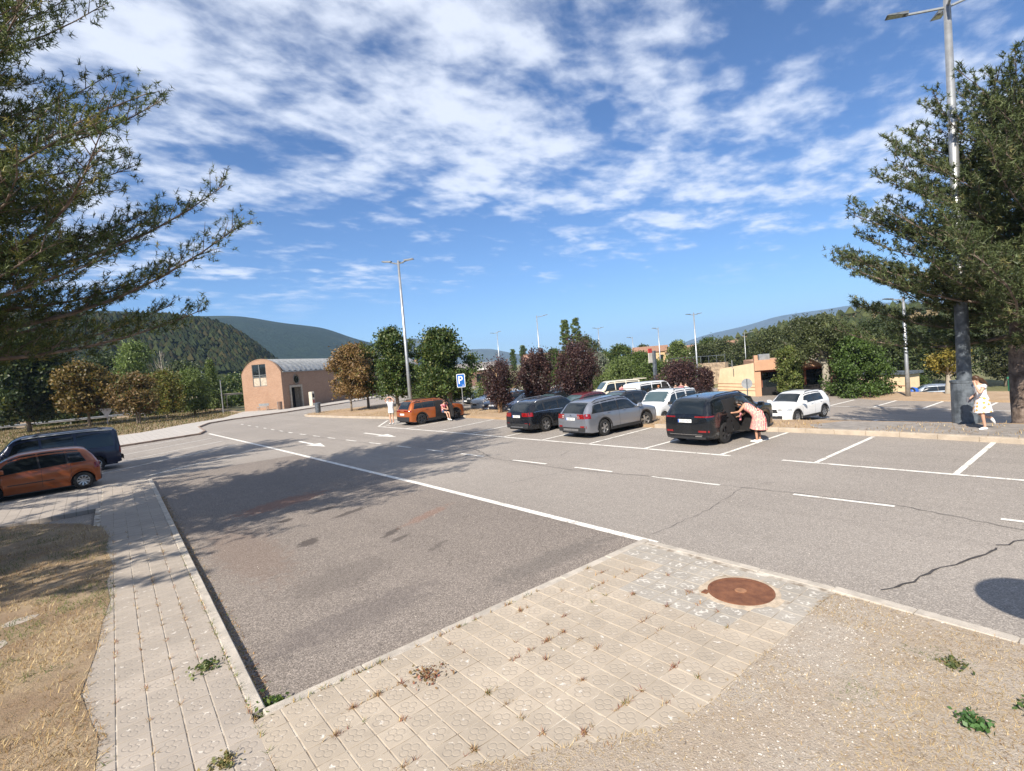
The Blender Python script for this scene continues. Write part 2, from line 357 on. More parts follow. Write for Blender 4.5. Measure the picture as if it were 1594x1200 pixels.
crack([(11.0, 14.9), (11.0, 11.0), (11.5, 8.4), (11.55, 6.5), (11.72, 4.9), (11.8, 3.1), (11.3, 1.3), (11.6, -1)], .017, 3)
crack([(11.0, 11), (10.0, 11.2), (8.6, 11.4)], .009, 4); crack([(7.4, 5.8), (9.8, 5.8), (11.7, 6.1), (12.6, 5.6)], .007, 5)
crack([(11, 14.9), (11.8, 17), (12.2, 19.5), (12.6, 20)], .02, 6); crack([(10.7, 21.5), (10.3, 27), (10, 34), (10, 45)], .02, 7); crack([(11.2, 14), (12.5, 13.0), (13.4, 13.4)], .014, 8)

# ---- tiled pavements
def tilemat(name, base, flower_dark, white, wamt):
    m, t, p = newmat(name); b = NB(t); co = coords(t); wp = coords(t, True)
    sp = b.n('ShaderNodeSeparateXYZ', {0: co}); ax = b.math('ABSOLUTE', sp.outputs[0]); ay = b.math('ABSOLUTE', sp.outputs[1])
    def dist(cx_, cy_):
        dx = b.math('SUBTRACT', ax, cx_); dy = b.math('SUBTRACT', ay, cy_)
        return b.math('SQRT', b.math('ADD', b.math('MULTIPLY', dx, dx), b.math('MULTIPLY', dy, dy)))
    d = b.math('MINIMUM', dist(0.052, 0.0), dist(0.0, 0.052)); d = b.math('ABSOLUTE', b.math('SUBTRACT', d, 0.038))
    g = b.ramp(d, 0.011, 0.003)
    ring = b.ramp(b.math('ABSOLUTE', b.math('SUBTRACT', dist(0, 0), 0.017)), 0.007, 0.002); g = b.math('MAXIMUM', g, ring)
    wear = b.noise(wp, 1.1, 4, 0.6); oi = b.n('ShaderNodeObjectInfo').outputs['Random']
    col = b.mix(b.ramp(wear, 0.35, 0.7), mul(base, 0.9), mul(base, 1.08))
    col = b.mix(b.math('MULTIPLY', oi, 0.4), col, mul(base, 0.68)); col = b.mix(b.ramp(b.noise(wp, 3.2, 6, .7), .52, .72, 0, .45), col, mul(base, .62))
    fine = b.noise(wp, 90, 3, 0.7); col = b.mix(b.ramp(fine, 0.5, 0.8, 0, 0.35), col, mul(base, 0.55))
    col = b.mix(b.math('MULTIPLY', g, b.ramp(wear, .35, .65, .02, .3)), col, flower_dark)
    lime = b.math('MULTIPLY', b.ramp(b.noise(wp, 9, 4, 0.65), 0.62 - wamt, 0.7 - wamt), b.ramp(d, 0.02, 0.008))
    col = b.mix(b.math('MULTIPLY', lime, 0.85), col, white)
    t.links.new(col, p.inputs['Base Color']); p.inputs['Roughness'].default_value = 0.85
    t.links.new(b.bump(b.math('ADD', b.math('MULTIPLY', g, -1.0), b.math('MULTIPLY', fine, 0.12)), 0.55, 0.005), p.inputs['Normal']); MATS[name] = m; return m
M_TILE = tilemat('beige_flower_tile', (0.42, 0.355, 0.275), (0.25, 0.21, 0.165), (0.62, 0.57, 0.5), 0.03)
M_TILEG = tilemat('grey_limed_tile', (0.365, 0.33, 0.28), (0.33, 0.3, 0.26), (0.6, 0.56, 0.49), 0.12)
M_TILEP = tilemat('brown_grey_tile', (0.37, 0.32, 0.265), (0.24, 0.2, 0.165), (0.6, 0.55, 0.48), 0.03)
M_JOINT = mat('joint_mortar', (0.26, 0.2, 0.14), 0.95, 0.3, 5, 0.4, 80, world=True, col2=(0.58, 0.53, 0.45))
M_KERB = mat('kerb_concrete', (0.42, 0.375, 0.315), 0.9, 0.18, 5, 0.4, 70, world=True)
PT = 0.262
def tile_mesh(m): return MB().cham(-.1262, .1262, -.1262, .1262, -.04, 0.0, .005).mesh('tile', m)
tm_b, tm_g, tm_p = tile_mesh(M_TILE), tile_mesh(M_TILEG), tile_mesh(M_TILEP)
front = MB().prism([(0.93, 2.0), (7.06, 2.0), (7.06, 5.47), (0.93, 5.47)], -0.2, 0.113).build('front_pavement', M_JOINT); tag(front, kind='structure')
MHX, MHY = 6.33, 3.43
for i in range(23):
    for j in range(12):
        x = 0.93 + PT * (i + .5); y = 5.47 - PT * (j + .5)
        if math.hypot(x - MHX, y - MHY) < .47: continue
        if y < 2.7 and x < 2.6: continue
        grey = x > 6.55 or (x > 5.35 and y < 4.6 and y > 3.0) or (x > 5.9 and y < 4.75)
        inst('tile', tm_g if grey else tm_b, front, (x, y, 0.12 + random.uniform(-.0018, .0018)), (random.uniform(-.006, .006), random.uniform(-.006, .006), random.choice((0, 1, 2, 3)) * math.pi / 2 + random.uniform(-.006, .006)))
# kerb stones of the front pavement
def kerb_run(parent, a, b_, w, h, side, n=None, m=None, z0=-.1, name='kerb_stone', out=0.0):
    a, b_ = Vector((*a, 0)), Vector((*b_, 0)); L_ = (b_ - a).length; n = n or max(1, round(L_ / 0.98)); ang = math.atan2(b_.y - a.y, b_.x - a.x)
    me = MB().cham(-L_ / n / 2 + .003, L_ / n / 2 - .003, -out if side > 0 else -w, w if side > 0 else out, z0, h, .012).mesh('kerb_stone', m or M_KERB)
    inv = parent.matrix_world.inverted() if parent else None
    for k in range(n):
        c = a + (b_ - a) * (k + .5) / n
        inst(name, me, parent, (c.x, c.y, random.uniform(-.004, .004)), (0, 0, ang + random.uniform(-.004, .004)))
kerb_run(front, (1.06, 5.475), (7.2, 5.475), .13, .122, 1)
kerb_run(front, (7.065, 2.62), (7.065, 5.47), .14, .118, -1)
left = MB().prism([(-1.45, 0), (0.0, 0), (0, 19.6), (-1.45, 19.6)], -.2, .113).build('left_pavement', M_JOINT, loc=(0.925, 4.2, 0), rotz=R(-1.65)); tag(left, kind='structure')
for j in range(38):
    for i in range(5):
        inst('tile', tm_p, left, (-PT * (i + .5) - .003, PT * (j + .5), 0.12 + random.uniform(-.002, .002)), (random.uniform(-.006, .006), random.uniform(-.006, .006), random.choice((0, 1, 2, 3)) * math.pi / 2))
mb = MB()
for j in range(38, 74):
    for i in range(5): mb.cham(-PT * (i + 1) + .003, -PT * i - .004, PT * j + .004, PT * (j + 1) - .004, .08, .12 + random.uniform(-.002, .002), .004)
tag(mb.build('distant_tiles', M_TILEP, left), kind='stuff')
kerb_run(left, (0.0, 1.42), (0.0, 19.6), .13, .124, -1)
# pavement crossing to the left behind the lawn, under the pine shade
def pavemat(name, base, pitch):
    m, t, p = newmat(name); b = NB(t); co = coords(t, True)
    br = b.n('ShaderNodeTexBrick', {'Vector': co, 'Color1': c4(base), 'Color2': c4(mul(base, .88)), 'Mortar': c4(mul(base, .6)), 'Scale': 1.0, 'Mortar Size': .012, 'Brick Width': pitch, 'Row Height': pitch}); br.offset = 0
    f = b.noise(co, 1.2, 5, .6); t.links.new(b.mix(b.ramp(f, .35, .75, 0, .5), br.outputs['Color'], mul(base, .75)), p.inputs['Base Color']); p.inputs['Roughness'].default_value = .9
    t.links.new(b.bump(br.outputs['Fac'], -.4, .01), p.inputs['Normal']); MATS[name] = m; return m
M_PAVE = pavemat('plain_paving', (0.36, 0.315, 0.27), PT)
M_PAVE2 = pavemat('pale_paving', (0.45, 0.415, 0.37), .4)
o = MB().prism([(-12, 19.4), (0.02, 19.4), (0.12, 23.7), (-12, 23.7)], -.2, .119).build('cross_pavement', M_PAVE); tag(o, kind='structure')
kerb_run(o, (-12, 23.71), (1.45, 23.8), .13, .124, 1)
o = MB().prism([(-16, 35.0), (1.15, 42.4), (6.1, 44.4), (6.75, 46.5), (7.2, 52.5), (8.6, 56.6), (11, 58.8), (17, 60.9), (25.7, 66.6), (40, 77), (40, 80), (19, 67), (15, 72), (11, 62.5), (7, 58.8), (3.5, 54), (-16, 45.5)], -.2, .12).build('far_pavement', M_PAVE2); tag(o, kind='structure')
farp = o
for a, b_ in (((1.15, 42.4), (6.1, 44.4)), ((6.1, 44.4), (6.75, 46.5)), ((6.75, 46.5), (7.2, 52.5)), ((7.2, 52.5), (8.6, 56.6)), ((8.6, 56.6), (11, 58.8)), ((11, 58.8), (17, 60.9)), ((17, 60.9), (25.7, 66.6)), ((-16, 35.0), (1.15, 42.4))): kerb_run(farp, a, b_, .14, .128, -1, m=mat('kerb_brown', (.27, .2, .155), .9, .2, 3), out=.02)
# ---- planted strip between the two car parks
isl = [(19.75, -16), (19.55, 2.2), (19.8, 5.1), (19.7, 8.8), (19.35, 11), (19.2, 13.9), (19.25, 19.6), (19.3, 23.6), (19.4, 29.0), (18.6, 32.5), (17.2, 35.8), (16.3, 42), (15.6, 49.5), (15.9, 51.2), (17, 52.4), (20, 53), (25, 52.4), (26, 49), (25, 43), (23.6, 37), (22.7, 30), (22.2, 22), (22.0, 10), (22.4, 6), (22.8, 2), (22.8, -16)]
strip_o = MB().prism(isl, -2.2, .13).build('planted_strip', M_SAND); tag(strip_o, kind='structure')
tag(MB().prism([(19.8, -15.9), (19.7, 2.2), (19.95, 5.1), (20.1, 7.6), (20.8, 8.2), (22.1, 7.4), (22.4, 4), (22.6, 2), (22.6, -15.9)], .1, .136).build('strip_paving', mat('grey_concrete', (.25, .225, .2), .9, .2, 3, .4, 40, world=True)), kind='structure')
M_OLDK = mat('weathered_kerb', (0.42, 0.35, 0.27), .95, .14, 2.5, .6, 30, world=True)
for i in list(range(0, 5)): kerb_run(strip_o, isl[i], isl[i + 1], .22, .15, -1, m=M_OLDK, out=.02)
for i in range(8, 15): kerb_run(strip_o, isl[i], isl[i + 1], .16, .15, -1, m=M_OLDK, out=.02)
# second planted strip beyond the lower car park
sp2 = [(44.6, -16), (44.4, 16.5), (46.5, 18.5), (50.5, 17.5), (50.5, -16)]
tag(MB().prism(sp2, -3, -1.46).build('far_planted_strip', M_SAND), kind='structure')
# ---- verges
lv = [(-12, -6), (-.6, -6), (-.35, 3.0), (-.28, 5.0), (-.2, 6.3), (-.34, 7.4), (-.2, 8.4), (-.12, 9.4), (.0, 10.4), (-.02, 11.5), (.1, 12.6), (.02, 13.8), (.1, 15.2), (.02, 16.4), (-.5, 17.6), (-1.4, 18.8), (-3, 19.42), (-12, 19.42)]
lverge = MB().prism(lv, -.3, .126).build('left_verge', M_DRY); tag(lverge, kind='structure')
rv = [(6.93, -16), (6.93, .8), (6.98, 2.56), (6.3, 2.57), (5.6, 2.55), (4.9, 2.58), (4.2, 2.55), (3.75, 2.6), (3.45, 2.68), (3.2, 2.84), (3.0, 2.96), (2.7, 3.16), (2.4, 3.3), (2.1, 3.5), (1.8, 3.58), (1.5, 3.5), (1.0, 3.3), (.4, 2.4), (-.5, -3), (-.5, -16)]
M_GRAVEL = soil('gravel_soil', (0.37, 0.3, 0.225), (0.4, 0.345, 0.28), (0.25, 0.19, 0.135), 1.2)
rverge = MB().prism(rv, -.3, .128).build('right_verge', M_GRAVEL); tag(rverge, kind='structure')
kerb_run(rverge, (6.92, -15.9), (6.94, .9), .14, .132, -1, out=.02); kerb_run(rverge, (6.94, .9), (7.06, 2.62), .14, .132, -1, out=.02)
fv = [(-16, 45.3), (3.5, 53.8), (7, 58.6), (11, 62.3), (14.9, 71.8), (20, 160), (-120, 160), (-120, 20), (-16, 20)]
fverge = MB().prism(fv, -.3, .1).build('far_left_verge', M_DRY); tag(fverge, kind='structure')

# ---- hills
def hillmat(name, a, b_, c, sc):
    m, t, p = newmat(name); b = NB(t); co = coords(t, True)
    f1 = b.noise(co, sc * .12, 6, .6); f2 = b.noise(co, sc, 5, .7); f3 = b.noise(co, sc * .03, 4, .6)
    col = b.mix(b.ramp(f2, .35, .65), mul(a, .55), a); col = b.mix(b.ramp(f1, .52, .7, 0, .7), col, b_); col = b.mix(b.ramp(f3, .6, .75, 0, .7), col, c)
    t.links.new(col, p.inputs['Base Color']); p.inputs['Roughness'].default_value = .95; p.inputs['Specular IOR Level'].default_value = .1
    t.links.new(b.bump(f2, 1.0, 4.0 / sc * .12), p.inputs['Normal']); MATS[name] = m; return m
def fbm(x, y, seed, octv=4):
    r = np.random.default_rng(seed); v = 0
    for k in range(octv):
        a = r.uniform(0, 6.28, 3); fq = 2.0 ** k
        for q in a: v = v + np.sin((x * math.cos(q) + y * math.sin(q)) * fq + q * 7) / fq / 3
    return v
def hill(name, ridge, m, front, back, base, amp, wav, seed, nr=26, nc=140, peakpow=1.0):
    rd = np.array(ridge, float); az = np.unwrap(np.arctan2(rd[:, 1], rd[:, 0])); o_ = np.argsort(az); D0 = np.hypot(rd[:, 0], rd[:, 1])
    A = np.linspace(az.min(), az.max(), nc); zf = pchip(az[o_], rd[o_, 2]); df = pchip(az[o_], D0[o_])
    P = []
    for a in A:
        zr = float(zf(a)); d0 = float(df(a)); row = []
        for k in range(nr):
            t = k / (nr - 1)
            if t < .75: s_ = t / .75; d = d0 * (front + (1 - front) * s_); z = base + (zr - base) * (math.sin(s_ * math.pi / 2) ** peakpow)
            else: s_ = (t - .75) / .25; d = d0 * (1 + (back - 1) * s_); z = zr + (base - zr) * s_ ** 2
            x, y = d * math.cos(a), d * math.sin(a); z += amp * float(fbm(x / wav, y / wav, seed)) * (math.sin(min(1, t / .75) * math.pi)) * (zr - base) / max(1, abs(rd[:, 2]).max())
            row.append((x, y, z))
        P.append(row[::-1])
    o = MB().grid(P).build(name, m, smooth=True); tag(o, kind='structure'); return P
M_HF = hillmat('forest_floor', (.05, .062, .022), (.07, .06, .025), (.09, .08, .035), .25)
M_H2 = hillmat('far_forest', (.02, .034, .018), (.05, .062, .028), (.085, .075, .045), .07)
M_H3 = hillmat('distant_mountain', (.08, .09, .06), (.1, .1, .06), (.13, .12, .08), .02)
M_HB = hillmat('dry_hillside', (.3, .23, .12), (.12, .12, .05), (.2, .15, .08), .25)
PN = hill('wooded_hill', [(-330, 270, 40), (-200, 370, 60), (-90, 412, 56), (9, 420, 50), (36, 418.5, 51), (61, 415.6, 48), (77.6, 412.8, 44), (94.5, 409.2, 33), (107.6, 406, 19.5), (125, 401, 4), (140, 396, -2)], M_HF, .62, 1.3, -3, 5, 45, 3, 24, 120)
hill('far_wooded_hill', [(-900, 1560, 190), (-300, 1775, 215), (109, 1797, 218), (317, 1772, 198), (393, 1757, 196), (479, 1735, 182), (604, 1696, 161), (713, 1653, 122), (860, 1581, 72), (1074, 1444, -19)], M_H2, .5, 1.3, -20, 14, 160, 5, 26, 160)
hill('distant_mountain', [(1400, 3750, 80), (1745, 3599, 185), (1918, 3510, 252), (2000, 3464, 236), (2159, 3367, 149), (2399, 3200, 135), (2514, 3111, 99), (2732, 2922, 16), (2966, 2684, -84)], M_H3, .6, 1.3, -90, 10, 500, 8)
hill('blue_mountain', [(4500, 4000, -80), (4640, 3804, -42), (4937, 3410, 25), (5190, 3010, 143), (5371, 2674, 200), (5522, 2346, 266), (5664, 1981, 283), (5730, 1781, 294), (5844, 1358, 271), (5965, 646, 223), (6000, -31, 174), (5900, -900, 150)], M_H3, .6, 1.3, -90, 16, 800, 9)
PB = hill('dry_hill', [(290, 196, -6), (304.4, 172.7, 4.2), (319.3, 143.4, 11.5), (327, 124.8, 12.8), (334.2, 104.1, 15.5), (340.9, 79.4, 15.6), (347.9, 37.9, 12.0), (350, -10, 12)], M_HB, .45, 1.4, -6, 1.2, 40, 11, 20, 80)
# woods on the hills: crowns as joined low-poly clumps
_ico = np.array([(0, 0, 1.3)] + [(math.cos(a), math.sin(a), .1) for a in np.arange(5) * 1.2566] + [(0, 0, -.8)])
_icf = [(0, i, i % 5 + 1) for i in range(1, 6)] + [(6, i % 5 + 1, i) for i in range(1, 6)]
def wood(name, pts, smin, smax, cols, tall, label, m):
    n = len(pts); V = _ico[None] * (1 + rng.uniform(-.28, .28, (n, 7, 1))); s_ = rng.uniform(smin, smax, (n, 1, 1)); V = V * s_ * np.array([1, 1, tall])
    V += np.asarray(pts)[:, None, :] + np.array([0, 0, .5]) * s_
    F = V[:, np.array(_icf)].reshape(-1, 3, 3); ci = rng.integers(0, len(cols), n); C = np.repeat(np.array(cols)[ci] * rng.uniform(.6, 1.25, (n, 1)), 10, axis=0) * rng.uniform(.8, 1.15, (n * 10, 1))
    o = tris(name, F, C, m); tag(o, label, 'wood', kind='stuff'); return o
def sample_hill(P, n, t0=.3, t1=1.0):
    A = np.array(P); out = []
    i = rng.integers(0, A.shape[0] - 1, n); j = rng.uniform((1 - t1) * (A.shape[1] - 1), (1 - t0) * (A.shape[1] - 2), n); j0 = j.astype(int); fr = (j - j0)[:, None]; fi = rng.random((n, 1))
    return (A[i, j0] * (1 - fr) + A[i, j0 + 1] * fr) * (1 - fi) + (A[i + 1, j0] * (1 - fr) + A[i + 1, j0 + 1] * fr) * fi
M_WOOD = foliage('wood_leaves', .8, .1, .1)
wood('hill_forest', sample_hill(PN, 22000, .1, .98), 1.1, 2.5, [(.024, .033, .013), (.02, .028, .012), (.042, .038, .015), (.032, .04, .014)], 1.05, 'dense dark pine wood covering the hill behind the brick hall', M_WOOD)
wood('hillside_scrub', sample_hill(PB, 900, .0, .55), 1.2, 2.2, [(.07, .08, .03), (.05, .065, .025)], 1.1, 'scattered green scrub and pines on the dry terraced hillside', M_WOOD)
# ================================================================== TREES
M_BARKP = mat('pine_bark', (0.15, 0.105, 0.08), .95, .4, 5, 1.0, 14, col2=(.26, .2, .16))
M_BARK = mat('grey_bark', (0.2, 0.165, 0.125), .95, .3, 6, .8, 18)
M_BARKW = mat('pale_bark', (0.5, 0.46, 0.38), .9, .35, 4, .5, 15, col2=(.3, .26, .2))
M_NEEDLE = foliage('pine_needles', .5, .22, .3); M_LEAF = foliage('broad_leaves', .5, .32, .4)
def unit(v): return v / np.maximum(np.linalg.norm(v, axis=-1, keepdims=True), 1e-9)
def pine(name, label, loc, H, Rad, seed, z0, cols, step=.5, nneed=15, nl=.13, nw=.017, top_pow=.75, lean=(0, 0), tr=.3, group=None, limbs_bias=None, per=5, droop=.12, tuft_gap=.13):
    """pine: tapered trunk, whorled limbs with side shoots, needles as thin triangles in tufts along the shoots"""
    r = np.random.default_rng(seed); root = empty(name, loc); tag(root, label, 'tree', group)
    tz = np.linspace(0, H, 14); wob = np.stack([lean[0] * tz / H + .12 * np.sin(tz * .7 + seed), lean[1] * tz / H + .12 * np.cos(tz * .6 + seed), tz], 1)
    wob[:, :2] -= wob[0, :2]
    MB().tube([(wob[0, 0], wob[0, 1], -.3)] + list(map(tuple, wob)), [tr * 1.5] + [max(.03, tr * (1.15 - z / H)) for z in tz], 14).build('trunk', M_BARKP, root, True)
    limb = MB(); tp = []; td = []
    for z in np.arange(z0, H - .1, step):
        hfrac = (z - z0) / (H - z0); base = np.array([np.interp(z, tz, wob[:, 0]), np.interp(z, tz, wob[:, 1]), z])
        n = r.integers(per - 1, per + 2); a0 = r.uniform(0, 6.28)
        for k in range(n):
            a = a0 + k * 6.283 / n + r.uniform(-.4, .4); L = Rad * ((1 - hfrac) ** top_pow) * r.uniform(.68, 1.08) + .35
            if limbs_bias: L *= limbs_bias(a, z)
            if L < .3: continue
            up = r.uniform(-.02, .28) + .5 * hfrac; q = 7; pts = []
            for i in range(q + 1):
                t = i / q; pts.append(base + np.array([math.cos(a + .18 * math.sin(3 * t + k)), math.sin(a + .18 * math.sin(3 * t + k)), 0]) * L * t + np.array([0, 0, L * (up * t - droop * math.sin(t * 3.1) * 1.2 + .1 * t * t)]))
            pts = np.array(pts); limb.tube([tuple(p_) for p_ in pts], list(np.linspace(max(.01, .0105 * L * (1.1 - hfrac * .5)), .008, q + 1)), 5, False)
            ns = max(6, int(L / .13)); side = 1
            for s_ in range(ns):
                t = .12 + .88 * (s_ + r.uniform(0, .9)) / ns; t = min(t, .995); i = min(int(t * q), q - 1); p0 = pts[i] + (pts[i + 1] - pts[i]) * (t * q - i); d = unit(pts[i + 1] - pts[i])
                side = -side; yaw = side * r.uniform(.5, 1.1); c_, sn = math.cos(yaw), math.sin(yaw)
                sd = np.array([d[0] * c_ - d[1] * sn, d[0] * sn + d[1] * c_, d[2] + r.uniform(-.25, .85)]); sd = unit(sd)
                sl_ = (.28 + .34 * L * (1 - t * .75)) * r.uniform(.5, 1.0) * (.75 if L < 2 else .6); sl_ = min(sl_ * 1.15, 1.4)
                if sl_ > .35: limb.tube([tuple(p0), tuple(p0 + sd * sl_ + np.array([0, 0, .05]))], [.012, .004], 3, False)
                m_ = max(2, int(sl_ / tuft_gap))
                for w in range(m_):
                    u = (w + 1) / m_
                    if u < .2 and m_ > 4: continue
                    tp.append(p0 + sd * sl_ * u + r.normal(0, .08, 3)); td.append(unit(sd + np.array([0, 0, .35 * u]) + r.normal(0, .22, 3)))
            tp.append(pts[-1]); td.append(unit(pts[-1] - pts[-2]))
    limb.build('limbs', M_BARKP, root, True)
    tp = np.array(tp); td = np.array(td); N = len(tp)
    D = np.repeat(td, nneed, 0); M_ = len(D); sp = unit(D * r.uniform(.0, 1.0, (M_, 1)) + unit(r.normal(0, 1, (M_, 3))) * .95)
    B = np.repeat(tp, nneed, 0) + D * r.uniform(-.06, .07, (M_, 1)); Ln = nl * r.uniform(.65, 1.15, (M_, 1)); sd = unit(np.cross(sp, unit(r.normal(0, 1, (M_, 3))))) * nw * .5
    V = np.stack([B - sd, B + sd, B + sp * Ln], 1)
    cl = np.array(cols); hue = r.random(N) ** 1.4; C = cl[0] * (1 - hue[:, None]) + cl[1] * hue[:, None]; yel = r.random(N) < .06; C[yel] = cl[2]
    C = np.repeat(C * r.uniform(.7, 1.25, (N, 1)), nneed, 0) * r.uniform(.8, 1.2, (M_, 1))
    tris('needles', V, C, M_NEEDLE, root); return root
PG = [(.05, .07, .024), (.125, .145, .05), (.24, .21, .07)]
PGY = [(.058, .084, .026), (.155, .178, .055), (.3, .26, .08)]
pine('pine_tree', 'big pine rising past the top left edge of the photo over the dry verge', (-2.7, 14.5, .1), 15.5, 5.5, 3, 4.2, PGY, .33, 14, .125, .018, .72, (0, 0), .34, 'large pines', None, 6, .05, .07)
pine('pine_tree', 'pine behind the leftmost big pine, beyond the orange hatchback', (-8.5, 24.5, .1), 14, 6.3, 5, 3.7, PG, .55, 9, .2, .05, .7, (0, 0), .32, 'large pines', None, 5, .14, .12)
p2 = bpy.data.objects['pine_tree.001']; p3 = p2.copy(); COL.objects.link(p3); p3.location = (-9.6, 12.4, .1); p3.rotation_euler = (0, 0, 2.1); p3['label'] = 'pine left of the frame whose shade falls across the left pavement'
for ch in list(p2.children):
    c_ = ch.copy(); COL.objects.link(c_); c_.parent = p3
pine('pine_tree', 'big pine at the right edge beside the tall lamp post on the planted strip', (23.7, 2.5, .1), 10.3, 5.5, 11, 2.9, [(.055, .076, .03), (.13, .155, .062), (.2, .19, .08)], .34, 13, .15, .03, .45, (0, 0), .42, 'large pines', None, 7, .08, .08)

def tree(name, label, loc, H, rad, seed, cols, shape='round', n=5000, leaf=.17, trunk_h=None, tr=.12, cat='tree', group=None, bark=None, bare=.0, upright=0.0, asp=1.0, clumps=None, root_stems=1):
    """broadleaf tree or shrub: trunk, limbs, and leaf blades in clumps through the crown"""
    n = int(n * 2.3); leaf *= .92
    r = np.random.default_rng(seed); root = empty(name, loc); tag(root, label, cat, group)
    th = H * .3 if trunk_h is None else trunk_h; ch = H - th; nc = (clumps or int(34 + ch * rad * 4)) * (3 if shape in ('column', 'cone') else 2)
    def env(u):
        if shape == 'round': return math.sqrt(max(.02, 1 - (2 * u - .85) ** 2 * .75)) if u < .97 else .25
        if shape == 'column': return .45 + .6 * math.sin(math.pi * min(1, u * .75 + .15)) * (1 if u < .85 else (1 - u) / .15 * .8 + .2)
        if shape == 'cone': return max(.06, 1.05 * (1 - u) ** .8)
        if shape == 'vase': return (.35 + .75 * math.sin(min(1, u * 1.15) * 2.3)) * (1 if u < .8 else .3 + .7 * (1 - u) / .2)
        if shape == 'dome': return math.sqrt(max(.03, 1 - u * u * .97))
    cc = []; cr = []
    lop = r.uniform(-.2, .2, 2)
    while len(cc) < nc:
        u = r.random(); a = r.uniform(0, 6.283); q = r.random() ** .45; e = env(u) * rad * (1 + .22 * math.sin(3 * a + seed) + .12 * math.sin(7 * a + 5 * u))
        cc.append((math.cos(a) * q * e + lop[0] * rad * u, (math.sin(a) * q * e) * asp + lop[1] * rad * u, th + u * ch)); cr.append(rad * r.uniform(.18, .34) * (.95 if shape in ('column', 'cone') else .82))
    cc = np.array(cc); cr = np.array(cr)
    mb = MB(); 
    for s_ in range(root_stems):
        off = (0, 0) if root_stems == 1 else (r.uniform(-.12, .12), r.uniform(-.12, .12)); top = (r.uniform(-.25, .25) * rad if root_stems > 1 else 0, r.uniform(-.25, .25) * rad if root_stems > 1 else 0)
        zs = np.linspace(-.25, th + ch * .75, 7); mb.tube([(off[0] + top[0] * max(0, z) / H + .03 * math.sin(z * 2 + seed), off[1] + top[1] * max(0, z) / H + .03 * math.cos(z * 2), z) for z in zs], list(np.linspace(tr * 1.15, tr * .25, 7)), 9)
    mb.build('trunk', bark or M_BARK, root, True)
    lm = MB()
    for i in range(0, nc, max(1, nc // 30)):
        p = cc[i]; z0 = max(th * .75, p[2] - .55 * math.hypot(p[0], p[1]) - .2); mid = (p[0] * .5, p[1] * .5, (z0 + p[2]) / 2 + .05); lm.tube([(0, 0, z0), mid, tuple(p)], [tr * .4, tr * .25, tr * .08], 5, False)
    lm.build('limbs', bark or M_BARK, root, True)
    w = cr ** 2; w /= w.sum(); ci = r.choice(nc, n, p=w); off = r.normal(0, .6, (n, 3)) * cr[ci][:, None] * np.array([1, 1, .85])
    if upright: off[:, 2] *= 1 + upright * 2; off[:, :2] *= 1 - .45 * upright
    B = cc[ci] + off; 
    keep = B[:, 2] > max(.06, th * .5); B = B[keep]; ci = ci[keep]; n = len(B)
    d1 = unit(r.normal(0, 1, (n, 3)) + np.array([0, 0, .3 + upright])); d2 = unit(np.cross(d1, r.normal(0, 1, (n, 3)))); s_ = leaf * r.uniform(.6, 1.25, (n, 1))
    V = np.stack([B - d1 * s_ * .5, B + d2 * s_ * .34, B + d1 * s_ * .55, B - d2 * s_ * .34], 1)
    cl = np.array(cols); k = r.random(n); hue = .5 * r.random(nc)[ci] + .5 * k; C = cl[0] * (1 - hue[:, None]) + cl[1] * hue[:, None]
    if len(cl) > 2: yl = r.random(n) < .12; C[yl] = cl[2]
    C = C * r.uniform(.65, 1.3, (n, 1)) * (.8 + .4 * r.random(nc)[ci])[:, None]
    tris('crown' if cat == 'tree' else 'foliage', V, C, M_LEAF, root); return root
G1 = [(.035, .062, .014), (.085, .125, .03), (.16, .17, .045)]; G2 = [(.05, .085, .018), (.11, .15, .035)]; GD = [(.03, .048, .016), (.075, .095, .03)]; GY = [(.11, .125, .025), (.19, .18, .045)]
BR = [(.17, .1, .04), (.3, .19, .08), (.15, .13, .035)]; PU = [(.035, .019, .02), (.085, .042, .042), (.15, .08, .06)]; CO = [(.045, .062, .022), (.105, .118, .044)]; SI = [(.15, .17, .12), (.28, .29, .22)]; PG2 = [(.08, .12, .03), (.17, .21, .06)]
LG = 'trees along the left verge'
tree('maple_tree', 'dark dense maple at far left behind the navy van', (-5.3, 80, .1), 10.6, 3.4, 21, [(.02, .036, .012), (.05, .072, .02), (.12, .13, .03)], 'round', 7000, .42, 1.6, .22, group=LG)
tree('maple_tree', 'rounded tree turning orange beside the triangular sign', (0, 77, .1), 7.0, 2.7, 22, [(.1, .075, .022), (.2, .13, .035), (.07, .08, .02)], 'round', 5500, .32, 2.0, .15, group=LG)
tree('young_tree', 'small tree with browning top and pale twin trunks on the left verge', (4.2, 70, .1), 5.3, 2.0, 23, [(.1, .09, .03), (.24, .14, .06), (.06, .08, .02)], 'round', 4200, .26, 1.4, .1, group=LG, root_stems=2)
tree('young_tree', 'yellowish green tree right of the small browning tree', (7.4, 76, .1), 5.6, 2.1, 24, GY + [(.2, .12, .03)], 'round', 4500, .26, 1.0, .12, group=LG)
tree('leafy_tree', 'light green bushy tree left of the narrow pointed tree', (11, 81, .1), 5.6, 2.6, 25, PG2, 'round', 5000, .26, .6, .12, group=LG)
tree('pointed_tree', 'narrow pointed green tree near the brick hall', (14.3, 87, .1), 7.2, 1.4, 26, PG2, 'cone', 3500, .26, .5, .1, group=LG)
tree('poplar_tree', 'tall pale green poplar above the small trees at left', (6.6, 108, .1), 11.6, 2.6, 27, [(.1, .15, .04), (.19, .24, .07)], 'column', 5500, .34, 2.0, .18, group=LG)
